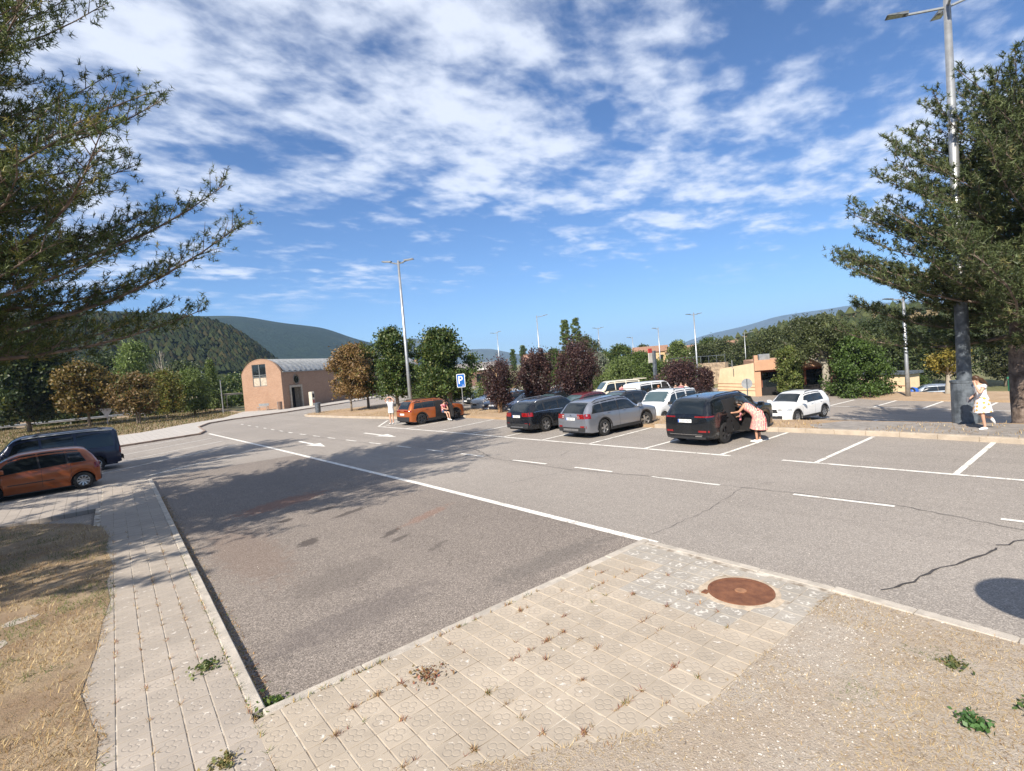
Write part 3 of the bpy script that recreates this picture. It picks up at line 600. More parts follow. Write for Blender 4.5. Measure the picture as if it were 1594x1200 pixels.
def bare_tree(label, loc, H, seed):
    r = random.Random(seed); root = empty('bare_tree', loc); tag(root, label, 'tree'); mb = MB(); mb.tube([(0, 0, -.2), (.1, 0, H * .5), (0, .1, H)], [.14, .09, .03], 7)
    mb.build('trunk', M_BARKW, root, True); mb = MB()
    for k in range(26):
        z = H * r.uniform(.3, .95); a = r.uniform(0, 6.28); L = (H - z) * .28 + .3; mb.tube([(0, 0, z), (math.cos(a) * L * .6, math.sin(a) * L * .6, z + L), (math.cos(a) * L * .8, math.sin(a) * L * .8, z + L * 1.8)], [.035, .02, .008], 4, False)
    mb.build('twigs', M_BARKW, root)
bare_tree('bare pale dead tree in front of the wooded hill', (10, 104, .1), 10.2, 4)
for i, (lab, x, y, H, r_) in enumerate((('dark tree mass behind the poplar at left', 3.3, 122, 10.5, 5.2), ('dark tree behind the bare dead tree', 15.8, 128, 8.6, 5.0), ('low dark tree just left of the brick hall', 25.5, 127, 5.2, 4.6), ('wide dark tree behind the leftmost maple', -7, 130, 12, 7), ('dark green tree between the maple and the orange tree', -2, 112, 8.5, 4.5))):
    tree('dark_tree', lab, (x, y, .0), H, r_, 60 + i, GD if i != 2 else G1, 'round', 5000, .5, 1.0, .25, group='dark trees behind the left verge')
for i, (x, y, w, h_) in enumerate(((-12, 96, 9, 2.6), (-1, 93, 8, 2.6), (8, 95, 7, 2.4), (15.5, 97, 6, 2.2), (21, 101, 5, 2.4), (27, 112, 6, 3))):
    tree('undergrowth', ('dark undergrowth behind the guardrail at far left', 'dark undergrowth behind the triangular sign', 'undergrowth below the bare dead tree', 'undergrowth behind the narrow pointed tree', 'green undergrowth left of the low white terrace', 'undergrowth left of the brick hall gable')[i], (x, y, 0), h_, w / 2, 80 + i, G1 if i > 2 else GD, 'dome', 3500, .4, .1, .06, 'shrub', 'undergrowth along the left', asp=.6)
IG = 'trees on the planted strip'
tree('parched_tree', 'parched brown tree at the left end of the planted strip', (19.1, 47.6, .1), 6.0, 1.85, 31, BR, 'round', 4500, .22, 1.55, .09, group=IG)
tree('leafy_tree', 'green tree half hidden behind the parched brown tree', (21.4, 49, .1), 6.1, 2.0, 32, [(.05, .075, .016), (.1, .12, .03), (.22, .15, .05)], 'round', 4500, .24, 1.5, .13, group=IG)
tree('leafy_tree', 'tall dark green tree in front of the lamp post near the orange SUV', (19.35, 38.6, .1), 6.8, 1.75, 33, G1, 'round', 7500, .21, 1.55, .15, group=IG)
tree('leafy_tree', 'bushy green tree behind the blue parking sign', (21.2, 33.5, .1), 6.1, 2.1, 34, G1, 'dome', 8500, .21, 1.1, .16, group=IG)
tree('sapling', 'pale green sapling between the two tall green trees', (25.0, 44.0, .0), 3.7, 1.3, 35, G2, 'round', 2500, .2, 1.0, .06, group=IG)
PLG = 'purple leaved plum trees'
tree('plum_tree', 'small purple plum tree in front of the black hatchback', (21.35, 27.7, .1), 3.3, 1.25, 41, PU, 'vase', 5200, .12, .75, .09, group=PLG, upright=.5, root_stems=3, bark=mat('orange_bark', (.4, .26, .15), .9, .3, 6))
tree('plum_tree', 'purple plum tree behind the charcoal estate car', (24.7, 27.7, Tz(24.7, 27.7)), 4.3, 1.2, 42, PU, 'vase', 6000, .13, 1.0, .1, group=PLG, upright=.5, root_stems=2)
tree('plum_tree', 'broad purple plum tree above the silver estate car', (26.4, 25.5, Tz(26.4, 25.5)), 4.5, 1.5, 43, PU, 'vase', 7500, .13, .9, .1, group=PLG, upright=.5, root_stems=3)
tree('plum_tree', 'wide purple plum tree right of the white van', (43.6, 28.2, Tz(43.6, 28.2)), 3.2, 2.3, 44, PU, 'dome', 4500, .18, .5, .1, group=PLG)
tree('plum_tree', 'narrow purple plum tree beside the yellow kiosk', (45.8, 27.0, Tz(45.8, 27.0)), 2.6, .8, 45, PU, 'column', 1600, .17, .4, .06, group=PLG)
def T3(x, y): return (x, y, Tz(x, y) - .03)
FG = 'trees behind the lower car park'
for i, (nm, lab, x, y, H, r_, cols, shp, n_, lf) in enumerate((
    ('poplar_tree', 'left one of the twin tall poplars in the middle', 62.6, 61.8, 9.9, 1.0, PG2, 'column', 4600, .2), ('poplar_tree', 'right one of the twin tall poplars in the middle', 64.0, 60.7, 10.0, 1.05, PG2, 'column', 4600, .2),
    ('poplar_tree', 'smaller left poplar far off above the vaulted brown hall', 120.9, 146.5, 8.6, 1.3, G2, 'column', 900, .5), ('poplar_tree', 'larger right poplar far off above the vaulted brown hall', 123.6, 144.2, 9.6, 1.6, G2, 'column', 1100, .5),
    ('leafy_tree', 'bright green tree left of the twin poplars', 54.1, 56.2, 4.8, 2.4, G1, 'round', 3500, .27), ('conifer_tree', 'dark spreading conifer right of the twin poplars', 62.0, 56.6, 6.6, 2.9, CO, 'round', 3600, .27),
    ('silver_tree', 'silvery leaved tree below the spreading conifer', 53.9, 47.7, 4.2, 1.9, SI, 'round', 2600, .22), ('leafy_tree', 'dark green tree behind the cream van', 70, 56.6, 4.7, 3.0, G1, 'round', 3200, .3),
    ('leafy_tree', 'olive green tree behind the white van', 68.7, 51.7, 3.6, 2.6, G2, 'round', 2800, .28), ('round_tree', 'rounded grey green tree far off beside the dark post', 120.7, 89.1, 5.4, 3.6, CO, 'dome', 2200, .5),
    ('leafy_tree', 'bright green tree right of the dark banner post', 79.6, 51.8, 4.9, 2.8, PG2, 'dome', 3000, .3), ('conifer_tree', 'conifer left of the slope above the purple plum', 85.9, 51.2, 4.8, 3.0, CO, 'round', 2600, .32),
    ('conifer_tree', 'broad conifer above the slanted kiosk wall', 92.3, 50.1, 5.2, 4.2, CO, 'dome', 3200, .34), ('conifer_tree', 'conifer behind the kiosk roof', 85.2, 42.1, 5.6, 3.6, CO, 'round', 3200, .32),
    ('conifer_tree', 'tall conifer behind the kiosk shop front', 77.5, 34.9, 6.4, 3.7, CO, 'round', 3600, .3), ('conifer_tree', 'tall dark conifer between the kiosk and the round bush', 72.4, 28.9, 8.0, 3.4, CO, 'round', 3800, .3),
    ('conifer_tree', 'dark conifer above the round green bush', 68.1, 23.3, 8.4, 3.2, CO, 'round', 3800, .3), ('conifer_tree', 'dark conifer left of the big right pine', 71.9, 21.2, 8.8, 3.3, GD, 'round', 3600, .3),
    ('dark_tree', 'dark tree above the small ochre building', 75.7, 19.0, 8.6, 4.0, GD, 'round', 3400, .34), ('dark_tree', 'dark tree behind the pale plane trunk', 88, 17.2, 8.8, 4.4, GD, 'round', 3400, .36),
    ('dark_tree', 'dark tree seen behind the walking person', 92, 12.0, 8.0, 4.0, [(.03, .04, .015), (.08, .085, .03)], 'round', 3000, .36), ('dark_tree', 'dark tree behind the trunk of the right pine', 92, 6.5, 8.0, 4.2, GD, 'round', 3000, .36),
    ('leafy_tree', 'green tree beyond the dry hill foot at right', 96, 24, 7.5, 4.5, CO, 'round', 2600, .4), ('leafy_tree', 'low tree behind the stone retaining wall', 98, 46, 5.6, 4.6, CO, 'dome', 2600, .4),
    ('leafy_tree', 'green tree below the blue mountain', 104, 60, 5.2, 4.2, G1, 'dome', 2400, .42), ('leafy_tree', 'low green tree behind the poplars', 88, 76, 4.6, 4.0, G1, 'dome', 2400, .4), ('leafy_tree', 'green tree beside the far white house', 64, 70, 4.4, 2.6, G1, 'round', 2400, .32))):
    tree(nm, lab, T3(x, y), H * (.88 if 83 < x < 100 and y > 38 else 1), r_ * .78, 100 + i, cols, shp, int(n_ * 1.15), lf, H * (.12 if shp in ('column', 'dome') else .2), .14, group=FG)
SG = 'shrubs and hedges beyond the lower car park'
for i, (nm, lab, x, y, H, rx, cols, shp, n_, lf, asp) in enumerate((
    ('hedge', 'tall bright green hedge between the plum trees', 29.3, 38.2, 3.3, 2.0, PG2, 'dome', 4200, .2, .8), ('hedge', 'tall green hedge behind the pale green sapling', 27.5, 47.8, 3.0, 2.2, G1, 'dome', 3600, .2, .8), ('hedge', 'green hedge left of the brown hall', 31.5, 50, 3.2, 2.4, G1, 'dome', 3200, .24, .8),
    ('hedge', 'light green hedge behind the cream van', 46.5, 45, 3.5, 3.4, G2, 'dome', 3600, .26, .8), ('hedge', 'light green hedge left of the white van', 50.6, 42.0, 3.4, 3.2, PG2, 'dome', 3600, .26, .8), ('hedge', 'green hedge behind the white van', 53.6, 38.6, 3.4, 3.2, G2, 'dome', 3600, .26, .8), ('hedge', 'green hedge behind the wide purple plum', 57, 36, 2.9, 2.8, G1, 'dome', 2600, .26, .8),
    ('pear_tree', 'upright light green tree in front of the kiosk shop front', 46.1, 19.4, 4.2, .95, [(.07, .1, .022), (.15, .18, .045), (.2, .2, .06)], 'column', 5200, .17, 1), ('round_bush', 'big round dark green bush right of the pale twisted trunk', 47.6, 14.9, 4.8, 2.05, [(.04, .075, .016), (.1, .155, .035)], 'dome', 9000, .2, 1), ('round_bush', 'small round bush right of the ochre building', 73, 16.8, 2.9, 1.3, G1, 'dome', 2400, .18, 1))):
    tree(nm, lab, T3(x, y), H, rx, 140 + i, cols, shp, n_, lf, .12 if nm != 'pear_tree' else .35, .1, 'shrub' if nm != 'pear_tree' else 'tree', SG, asp=asp)
# old conifer with a pale twisted trunk
rt = tree('old_conifer', 'old spreading conifer with a pale twisted trunk beside the camper', T3(48.0, 17.3), 6.3, 2.5, 161, CO, 'dome', 7000, .2, 3.5, .34, bark=M_BARKW)
tree('plane_tree', 'plane tree with white trunk and yellowing leaves left of the right pine', T3(49.1, 9.5), 3.9, 1.15, 162, [(.15, .14, .03), (.32, .24, .05), (.1, .12, .03)], 'round', 1700, .2, 1.9, .2, bark=M_BARKW)
# ================================================================== CARS
M_GLASS = mat('tinted_glass', (0.012, 0.016, 0.018), .06, 0, spec=.7)
M_GLASSL = mat('clear_windscreen', (0.045, 0.075, 0.085), .05, 0, spec=.8)
M_TYRE = mat('tyre_rubber', (0.018, 0.017, 0.016), .85, .2, 8)
M_BLK = mat('black_plastic', (0.02, 0.02, 0.021), .6, .2, 5)
M_DARK = mat('dark_interior', (0.012, 0.011, 0.011), .85, .3, 5)
M_ALLOY = mat('alloy', (0.5, 0.5, 0.5), .3, .12, 8, metal=.9); M_ALLOYD = mat('dark_alloy', (0.08, 0.08, 0.085), .35, .1, 8, metal=.8)
M_CHROME = mat('chrome', (0.7, 0.7, 0.7), .12, .05, metal=1.0); M_REDL = mat('red_lamp', (0.2, 0.008, 0.009), .1, .35, 18, coat=.6)
M_CLEARL = mat('headlamp', (0.55, 0.56, 0.57), .1, .35, 14, metal=.35, coat=.8); M_PLATE = mat('plate_white', (0.75, 0.75, 0.73), .4, .05); M_PBLUE = mat('plate_blue', (0.02, 0.1, 0.45), .4, 0)
M_INK = mat('ink_black', (0.015, 0.015, 0.015), .6, 0)
def text(s_, size, m, parent, loc, rot, name='lettering', ext=.001, xs=1.0):
    cu = bpy.data.curves.new(name, 'FONT'); cu.body = s_; cu.size = size; cu.align_x = 'CENTER'; cu.align_y = 'CENTER'; cu.extrude = ext; cu.resolution_u = 3; cu.materials.append(m)
    o = bpy.data.objects.new(name, cu); COL.objects.link(o); bpy.context.view_layer.update(); me = bpy.data.meshes.new_from_object(o.evaluated_get(bpy.context.evaluated_depsgraph_get())); bpy.data.objects.remove(o); o = bpy.data.objects.new(name, me); COL.objects.link(o); o.parent = parent; o.location = loc; o.rotation_euler = rot; o.scale = (xs, 1, 1); return o
TOPS = {
 'mono': [(-.5, .56), (-.487, .64), (-.45, .80), (-.4, .93), (-.335, .975), (-.1, 1.0), (.05, .985), (.14, .92), (.33, .665), (.37, .63), (.45, .555), (.487, .48), (.5, .4)],
 'hatch': [(-.5, .58), (-.485, .65), (-.44, .80), (-.385, .935), (-.32, .975), (-.1, 1.0), (.03, .985), (.11, .93), (.29, .665), (.33, .64), (.43, .565), (.485, .49), (.5, .42)],
 'wagon': [(-.5, .585), (-.488, .645), (-.447, .80), (-.405, .91), (-.365, .945), (-.2, .985), (-.02, 1.0), (.06, .965), (.225, .68), (.27, .655), (.42, .59), (.485, .51), (.5, .43)],
 'suv': [(-.5, .6), (-.49, .655), (-.455, .82), (-.415, .94), (-.37, .972), (-.15, 1.0), (.03, .99), (.1, .945), (.245, .705), (.29, .685), (.43, .63), (.485, .55), (.5, .46)],
 'van': [(-.5, .52), (-.494, .72), (-.484, .9), (-.465, .965), (-.2, 1.0), (.14, .99), (.21, .945), (.345, .63), (.385, .595), (.465, .52), (.493, .44), (.5, .38)],
 'mpv': [(-.5, .55), (-.492, .68), (-.475, .88), (-.45, .96), (-.2, .995), (.0, 1.0), (.1, .955), (.25, .67), (.3, .635), (.43, .56), (.485, .48), (.5, .4)]}
BELTS = {
 'mono': [(-.5, .53), (-.46, .61), (-.38, .635), (0, .595), (.28, .55), (.35, .59), (.39, .575), (.45, .52), (.487, .445), (.5, .37)],
 'hatch': [(-.5, .55), (-.47, .61), (-.38, .635), (0, .605), (.24, .575), (.31, .6), (.36, .585), (.43, .53), (.485, .45), (.5, .385)],
 'wagon': [(-.5, .56), (-.47, .61), (-.38, .635), (0, .615), (.2, .6), (.25, .62), (.3, .61), (.42, .55), (.485, .47), (.5, .395)],
 'suv': [(-.5, .575), (-.47, .63), (-.38, .65), (0, .635), (.2, .625), (.27, .655), (.33, .64), (.43, .595), (.485, .515), (.5, .425)],
 'van': [(-.5, .5), (-.47, .535), (-.38, .54), (0, .53), (.3, .5), (.375, .56), (.41, .545), (.465, .485), (.493, .41), (.5, .35)],
 'mpv': [(-.5, .53), (-.47, .57), (-.38, .585), (0, .57), (.22, .56), (.28, .6), (.33, .58), (.43, .52), (.485, .44), (.5, .37)]}
class Car:
    def __init__(s, name, label, group, kind, L, Wd, H, wb, r, loc, rotz, body, sill=.22, clad=False, alloy=None, xo=0.0, spokes=5, tint=None, steer=0.0, wind=None, cat='car', far=False):
        s.cache = {}; s.kind = kind; s.L, s.W, s.H, s.r, s.sill = L, Wd, H, r, sill; s.body = body; s.tint = tint or M_GLASS
        s.root = empty(name, loc, rotz); tag(s.root, label, cat, group)
        vanlike = kind in ('van', 'mpv')
        s.top = pchip([a * L for a, _ in TOPS[kind]], [b * H for _, b in TOPS[kind]]); s.belt = pchip([a * L for a, _ in BELTS[kind]], [b * H for _, b in BELTS[kind]])
        h2 = Wd / 2
        s.wb = pchip([a * L for a in (-.5, -.475, -.42, -.25, .25, .37, .445, .482, .5)], [b * h2 for b in (.86, .945, .985, 1, 1, .975, .91, .81, .7)])
        q = .84 if vanlike else .71
        s.wt = pchip([a * L for a in (-.5, -.44, -.38, 0, .1, .3, .38, .455, .5)], [b * h2 for b in (.8 if not vanlike else .86, q + .01, q, q, q, .82, .8, .73, .58)])
        s.xr, s.xf = -wb / 2 + xo, wb / 2 + xo; ra = r + .05; s.ra = ra
        def bottom(x):
            z = sill + .06 * max(0, (abs(x) - .44 * L) / (.06 * L))
            for xc in (s.xr, s.xf):
                d = abs(x - xc)
                if d < ra: z = max(z, r * .98 + math.sqrt(ra * ra - d * d))
            return z
        s.bot = bottom
        nx = 40 if far else 56
        xs = sorted(set([round(v, 4) for v in np.linspace(-L / 2, L / 2, nx)] + [round(xc + ra * math.cos(a), 4) for xc in (s.xr, s.xf) for a in np.linspace(0, math.pi, 15)] + [round(xc + sg * (ra + .004), 4) for xc in (s.xr, s.xf) for sg in (-1, 1)]))
        vs = np.linspace(0, 6, 25); P = []
        for x in xs:
            sec = s.section(x); ys = np.interp(vs, range(7), [p[0] for p in sec]) if False else pchip(range(7), [p[0] for p in sec])(vs); zs = pchip(range(7), [p[1] for p in sec])(vs)
            P.append([(x, -ys[k], zs[k]) for k in range(25)] + [(x, ys[k], zs[k]) for k in range(23, -1, -1)])
        mb = MB(); mb.grid(P)
        for end, row in ((-1, P[0]), (1, P[-1])):
            G_ = []
            for k in range(25):
                a, b_ = row[k], row[48 - k]; G_.append([(a[0] + end * s.bulge(t * 2 - 1, a[2]), a[1] + (b_[1] - a[1]) * t, a[2]) for t in np.linspace(0, 1, 9)])
            mb.grid(G_ if end > 0 else [g[::-1] for g in G_])
        o = mb.build('body', body, s.root, True); sharp(o, 40)
        MB().box(-L * .47, L * .47, -h2 * .8, h2 * .8, sill - .03, sill + .16).build('underbody', M_BLK, s.root)
        mb = MB()
        for xc in (s.xr, s.xf):
            for sg in (-1, 1):
                y1 = sg * (h2 * .93); y0 = sg * (h2 - .32); ar = [(xc + ra * .99 * math.cos(a), r * .98 + ra * .99 * math.sin(a)) for a in np.linspace(0, math.pi, 13)]
                mb.grid([[(x, y0, z), (x, y1, z)] for x, z in ar]); mb.add([(x, y0, z) for x, z in ar], [tuple(range(13))])
        mb.build('wheel_arch_liner', M_DARK, s.root)
        tm = MB().lathe([(r * .62, -.095), (r * .9, -.1), (r * .98, -.085), (r, -.05), (r, .05), (r * .98, .085), (r * .9, .1), (r * .62, .095)], 28).mesh('wheel', M_TYRE, True)
        rm = MB(); rm.lathe([(r * .64, .0), (r * .64, .088), (r * .58, .09), (r * .55, .03)], 28); rm.lathe([(.0, .075), (r * .15, .075), (r * .18, .03)], 12)
        for k in range(spokes):
            a = 2 * math.pi * k / spokes; c_, sn = math.cos(a), math.sin(a); w0, w1 = (r * .09, r * .15) if spokes < 8 else (r * .06, r * .09)
            q_ = [(r * .1, -w0, .07), (r * .1, w0, .07), (r * .6, w1, .085), (r * .6, -w1, .085), (r * .1, -w0, .02), (r * .1, w0, .02), (r * .6, w1, .04), (r * .6, -w1, .04)]
            rm.add([(x * c_ - y * sn, d, x * sn + y * c_) for x, y, d in q_], [(0, 1, 2, 3), (0, 3, 7, 4), (1, 5, 6, 2), (4, 7, 6, 5)])
        rmm = rm.mesh('rim', alloy or M_ALLOY); dm = MB().lathe([(0, .025), (r * .6, .025)], 20).mesh('brake', M_BLK)
        for xc in (s.xr, s.xf):
            for sg in (-1, 1):
                w = inst('wheel', tm, s.root, (xc, sg * (h2 - .13), r), (0, 0, (math.pi if sg < 0 else 0) + (steer if xc == s.xf else 0))); inst('rim', rmm, w, (0, 0, 0)); inst('brake_disc', dm, w, (0, 0, 0))
        s.far = far
    def section(s, x):
        zb = s.bot(x); zk = float(s.belt(x)); zt = float(s.top(x)); w = float(s.wb(x)); wt = float(s.wt(x)); e = min(.06, .55 * max(.01, zt - zk))
        zb = min(zb, zk - .03)
        return [(w * .965, zb), (w, zb + .38 * (zk - zb)), (w * .995, zb + .72 * (zk - zb)), (w * .965, zk), (min(wt, w * .96), zt - e), (wt * .72, zt - .012), (0, zt)]
    def bulge(s, u, z): return (.055 - .05 * max(0, (z / s.H - .45)) / .2 * .6 if z < s.H * .65 else .02) * (1 - u * u)
    def sy(s, x, z):
        vv, ys, zs = s.fine(x); return float(np.interp(z, zs, ys))
    def fine(s, x):
        q = s.cache.get(round(x, 4))
        if q is None:
            sec = s.section(x); vv = np.linspace(0, 6, 25); q = (vv[:17], pchip(range(7), [p[0] for p in sec])(vv)[:17], pchip(range(7), [p[1] for p in sec])(vv)[:17]); s.cache[round(x, 4)] = q
        return q
    def tedge(s, x): return s.section(x)[4][1]
    def side(s, name, m, xb, xt, zl, zh, sg, off=.006, n=10, k=5, parent=None):
        """patch on the flank; xb, xt = x range along its bottom and its top, zl / zh numbers or functions of x"""
        fl = zl if callable(zl) else (lambda x: zl); fh = zh if callable(zh) else (lambda x: zh); G_ = []
        for i in range(n + 1):
            row = []
            for j in range(k + 1):
                t = j / k; x = (xb[0] + (xb[1] - xb[0]) * i / n) * (1 - t) + (xt[0] + (xt[1] - xt[0]) * i / n) * t; z = fl(x) + (fh(x) - fl(x)) * t
                row.append((x, sg * (s.sy(x, z) + off), z))
            G_.append(row)
        mb = MB().grid(G_ if sg < 0 else G_[::-1]); return mb.build(name, m, parent or s.root, True)
    def topp(s, name, m, xa, xb, fr, off=.007, n=9, inset=None):
        """patch over the top skin (windscreen, rear window) between xa and xb, fr = share of the width"""
        G_ = []
        for i in range(n + 1):
            x = xa + (xb - xa) * i / n; sec = s.section(x); we, ze = sec[4]; f_ = fr if not inset else fr[0] + (fr[1] - fr[0]) * i / n; row = []
            ysec = pchip([4, 5, 6], [sec[4][0], sec[5][0], 0]); zsec = pchip([4, 5, 6], [sec[4][1], sec[5][1], sec[6][1]]); vv = np.linspace(4, 6, 21); yy = ysec(vv)[::-1]; zz_ = zsec(vv)[::-1]
            sl_ = (float(s.top(x + .02)) - float(s.top(x - .02))) / .04; nn = math.hypot(1, sl_)
            for j in range(11):
                y = (j / 5 - 1) * we * f_; z = float(np.interp(abs(y), yy, zz_)); row.append((x - sl_ / nn * off, y, z + off / nn))
            G_.append(row)
        return MB().grid(G_ if xb > xa else G_[::-1]).build(name, m, s.root, True)
    def cap(s, name, m, end, y0, y1, z0, z1, off=.006, n=8, k=4, parent=None):
        """patch on the front (end=1) or rear (end=-1) face, y as share of the half width there"""
        G_ = []
        for i in range(n + 1):
            row = []
            for j in range(k + 1):
                z = z0 + (z1 - z0) * j / k; w = s.sy(end * s.L / 2, z); u = y0 + (y1 - y0) * i / n; row.append((end * (s.L / 2 + s.bulge(u, z) + off), u * w, z))
            G_.append(row)
        return MB().grid(G_ if end > 0 else G_[::-1]).build(name, m, parent or s.root, True)
    def windows(s, spans, sides=(-1, 1), m=None):
        """spans: list of (xb0, xb1, xt0, xt1) as shares of the length"""
        for sg in sides:
            if len(spans) > 1 and s.kind in ('hatch', 'wagon', 'suv', 'mono'):
                L = s.L; s.side('window_surround', M_BLK, (min(q[0] for q in spans) * L - .03, max(q[1] for q in spans) * L + .05), (min(q[2] for q in spans) * L - .02, max(q[3] for q in spans) * L + .02), lambda x: float(s.belt(x)) + .012, lambda x: max(float(s.belt(x)) + .03, s.tedge(x) - .018), sg, .003, 16, 4)
            for q in spans:
                L = s.L; s.side('side_window', m or s.tint, (q[0] * L, q[1] * L), (q[2] * L, q[3] * L), lambda x: float(s.belt(x)) + .03, lambda x: max(float(s.belt(x)) + .05, s.tedge(x) - .035), sg, .005, 10, 4)
    def screens(s, front, rear, mf=None, fr=.93):
        L = s.L
        if front: s.topp('windscreen', mf or M_GLASSL, front[0] * L, front[1] * L, fr)
        if rear: s.topp('rear_window', s.tint, rear[0] * L, rear[1] * L, .86)
    def seams(s, xs, zl=.3):
        mb = MB()
        for x in xs:
            x *= s.L
            for sg in (-1, 1):
                zs = np.linspace(s.sill + .1, float(s.belt(x)), 8); G_ = [[(x - .005, sg * (s.sy(x, z) + .002), z), (x + .005, sg * (s.sy(x, z) + .002), z)] for z in zs]; mb.grid(G_ if sg > 0 else G_[::-1])
        mb.build('door_seams', M_INK, s.root)
    def handles(s, xs, z, m=None):
        for x in xs:
            for sg in (-1, 1): MB().cham(-.09, .09, -.022, .022, -.015, .015, .008).build('door_handle', m or s.body, s.root, loc=(x * s.L, sg * (s.sy(x * s.L, z) + .012), z))
    def mirrors(s, x, z, m=None):
        for sg in (-1, 1):
            y = s.sy(x * s.L, z); mb = MB().cham(-.07, .07, -.11, .11, -.07, .07, .03); mb.tube([(0, -sg * .1, -.04), (0, -sg * .2, -.07)], .02, 6); mb.build('mirror', m or s.body, s.root, loc=(x * s.L, sg * (y + .13), z + .05))
    def rails(s, x0, x1, m=None):
        for sg in (-1, 1):
            xs = np.linspace(x0 * s.L, x1 * s.L, 9); pts = []
            for i, x in enumerate(xs):
                sec = s.section(x); pts.append((x, sg * sec[4][0] * .95, sec[4][1] + (.075 if 0 < i < 8 else .01)))
            MB().tube(pts, .018, 6).build('roof_rail', m or M_BLK, s.root, True)
    def cladding(s, m=None):
        for sg in (-1, 1):
            for xc in (s.xr, s.xf):
                mb = MB(); G_ = [[(xc + rr * math.cos(a), sg * (s.sy(xc + rr * math.cos(a), s.r * .98 + rr * math.sin(a)) + .012), s.r * .98 + rr * math.sin(a)) for rr in (s.ra - .005, s.ra + .035, s.ra + .065)] for a in np.linspace(-.12, math.pi + .12, 17)]
                mb.grid(G_ if sg > 0 else [g[::-1] for g in G_]); mb.build('arch_trim', m or M_BLK, s.root, True)
            s.side('sill_trim', m or M_BLK, (s.xr + s.ra, s.xf - s.ra), (s.xr + s.ra, s.xf - s.ra), s.sill, s.sill + .13, sg, .012, 8, 2)
    def plate(s, end, z, txt=None, y=0.0, w=.52):
        x = end * (s.L / 2 + s.bulge(y / (s.W / 2), z) + .012); o = MB().cham(-.006, .006, -w / 2, w / 2, -.055, .055, .004).build('licence_plate', M_PLATE, s.root, loc=(x, y, z))
        MB().box(end * .006, end * .0075, -end * -w / 2 if False else (-w / 2 if end > 0 else w / 2 - .045), (-w / 2 + .045) if end > 0 else w / 2, -.05, .05).build('blue_band', M_PBLUE, o) if w > .4 else None
        if txt: text(txt, .092, M_INK, o, (end * .0085, (.02 if end > 0 else -.02), 0), (R(90), 0, R(90) if end > 0 else R(-90)), 'plate_lettering')
    def lights(s, end, y0, y1, z0, z1, m, nm, wrap=.16, wz=None):
        for sg in (-1, 1):
            o = s.cap(nm, m, end, min(sg * y0, sg * y1), max(sg * y0, sg * y1), z0, z1, .012)
            xe = end * s.L / 2; s.side(nm + '_wrap', m, (min(xe, xe - end * wrap), max(xe, xe - end * wrap)), (min(xe, xe - end * wrap), max(xe, xe - end * wrap)), z0, z1, sg, .01, 5, 2, parent=o)
    def rack(s, m=None):
        mb = MB(); x0, x1 = -.22 * s.L, .02 * s.L
        for x in (x0, x1):
            sec = s.section(x); mb.tube([(x, -sec[4][0], sec[4][1] + .03), (x, -sec[4][0] * .9, sec[6][1] + .09), (x, sec[4][0] * .9, sec[6][1] + .09), (x, sec[4][0], sec[4][1] + .03)], .02, 6)
        mb.build('roof_bar', m or M_BLK, s.root)
W_H = [(-.1, .2, -.085, .095), (-.30, -.115, -.29, -.1), (-.40, -.325, -.365, -.31)]
W_WAG = [(-.09, .175, -.075, .075), (-.285, -.105, -.275, -.09), (-.43, -.305, -.375, -.295)]
W_SUV = [(-.08, .19, -.065, .085), (-.275, -.095, -.265, -.08), (-.43, -.295, -.385, -.285)]
HALF = math.pi
NR = 'cars parked in the near row'; LR = 'cars parked at the left'; BR_ = 'cars nose-in behind the planted strip'
# 1 orange hatchback at far left (facing left)
c = Car('parked_car', 'orange hatchback cut off by the left edge, under the pine shade', LR, 'mono', 3.85, 1.72, 1.58, 2.5, .31, (-1.8, 25.85, 0), HALF + R(2), paint('orange_metallic', (.3, .072, .016), .35), sill=.2, spokes=9, xo=-.16)
c.windows([(-.06, .27, -.045, .135), (-.26, -.075, -.245, -.06), (-.395, -.275, -.345, -.26)]); c.screens((.33, .145), (-.485, -.405)); c.seams((.2, -.075, -.285)); c.handles((-.03, -.24), .88); c.mirrors(.19, .98); c.lights(-1, .62, .99, .72, .92, M_REDL, 'tail_light'); c.lights(1, .4, .98, .6, .7, M_CLEARL, 'headlight'); c.plate(-1, .55); c.cap('rear_bumper', M_BLK, -1, -.95, .95, .26, .4)
for sg in (-1, 1): c.side('rub_strip', M_BLK, (-.16 * 3.85, .16 * 3.85), (-.16 * 3.85, .16 * 3.85), .5, .53, sg, .012)
# 2 navy van
c = Car('parked_van', 'dark navy passenger van with pale roof stripe behind the orange hatchback', LR, 'van', 4.9, 1.92, 1.95, 3.0, .34, (-1.5, 30.9, 0), HALF + R(4), paint('navy_paint', (.012, .018, .045), .3), sill=.26, spokes=10, cat='van')
c.windows([(.06, .29, .07, .21), (-.17, .045, -.165, .05), (-.45, -.19, -.44, -.185)]); c.screens((.345, .215), None); c.seams((.3, .05, -.18)); c.mirrors(.3, 1.12); c.handles((.09, -.13), 1.0)
for sg in (-1, 1): c.side('pale_roof_stripe', mat('pale_stripe', (.5, .5, .48), .4, .1), (-.45 * 4.9, .17 * 4.9), (-.45 * 4.9, .17 * 4.9), lambda x: c.tedge(x) - .045, lambda x: c.tedge(x) - .005, sg, .012)
c.cap('rear_window', M_GLASS, -1, -.8, .8, 1.02, 1.0 * 1.02 if False else 1.04); c.lights(-1, .84, .99, .75, 1.0, M_REDL, 'tail_light', .05); c.cap('rear_bumper', M_BLK, -1, -.98, .98, .34, .56, .09); c.plate(-1, .8); c.rails(-.4, .1)
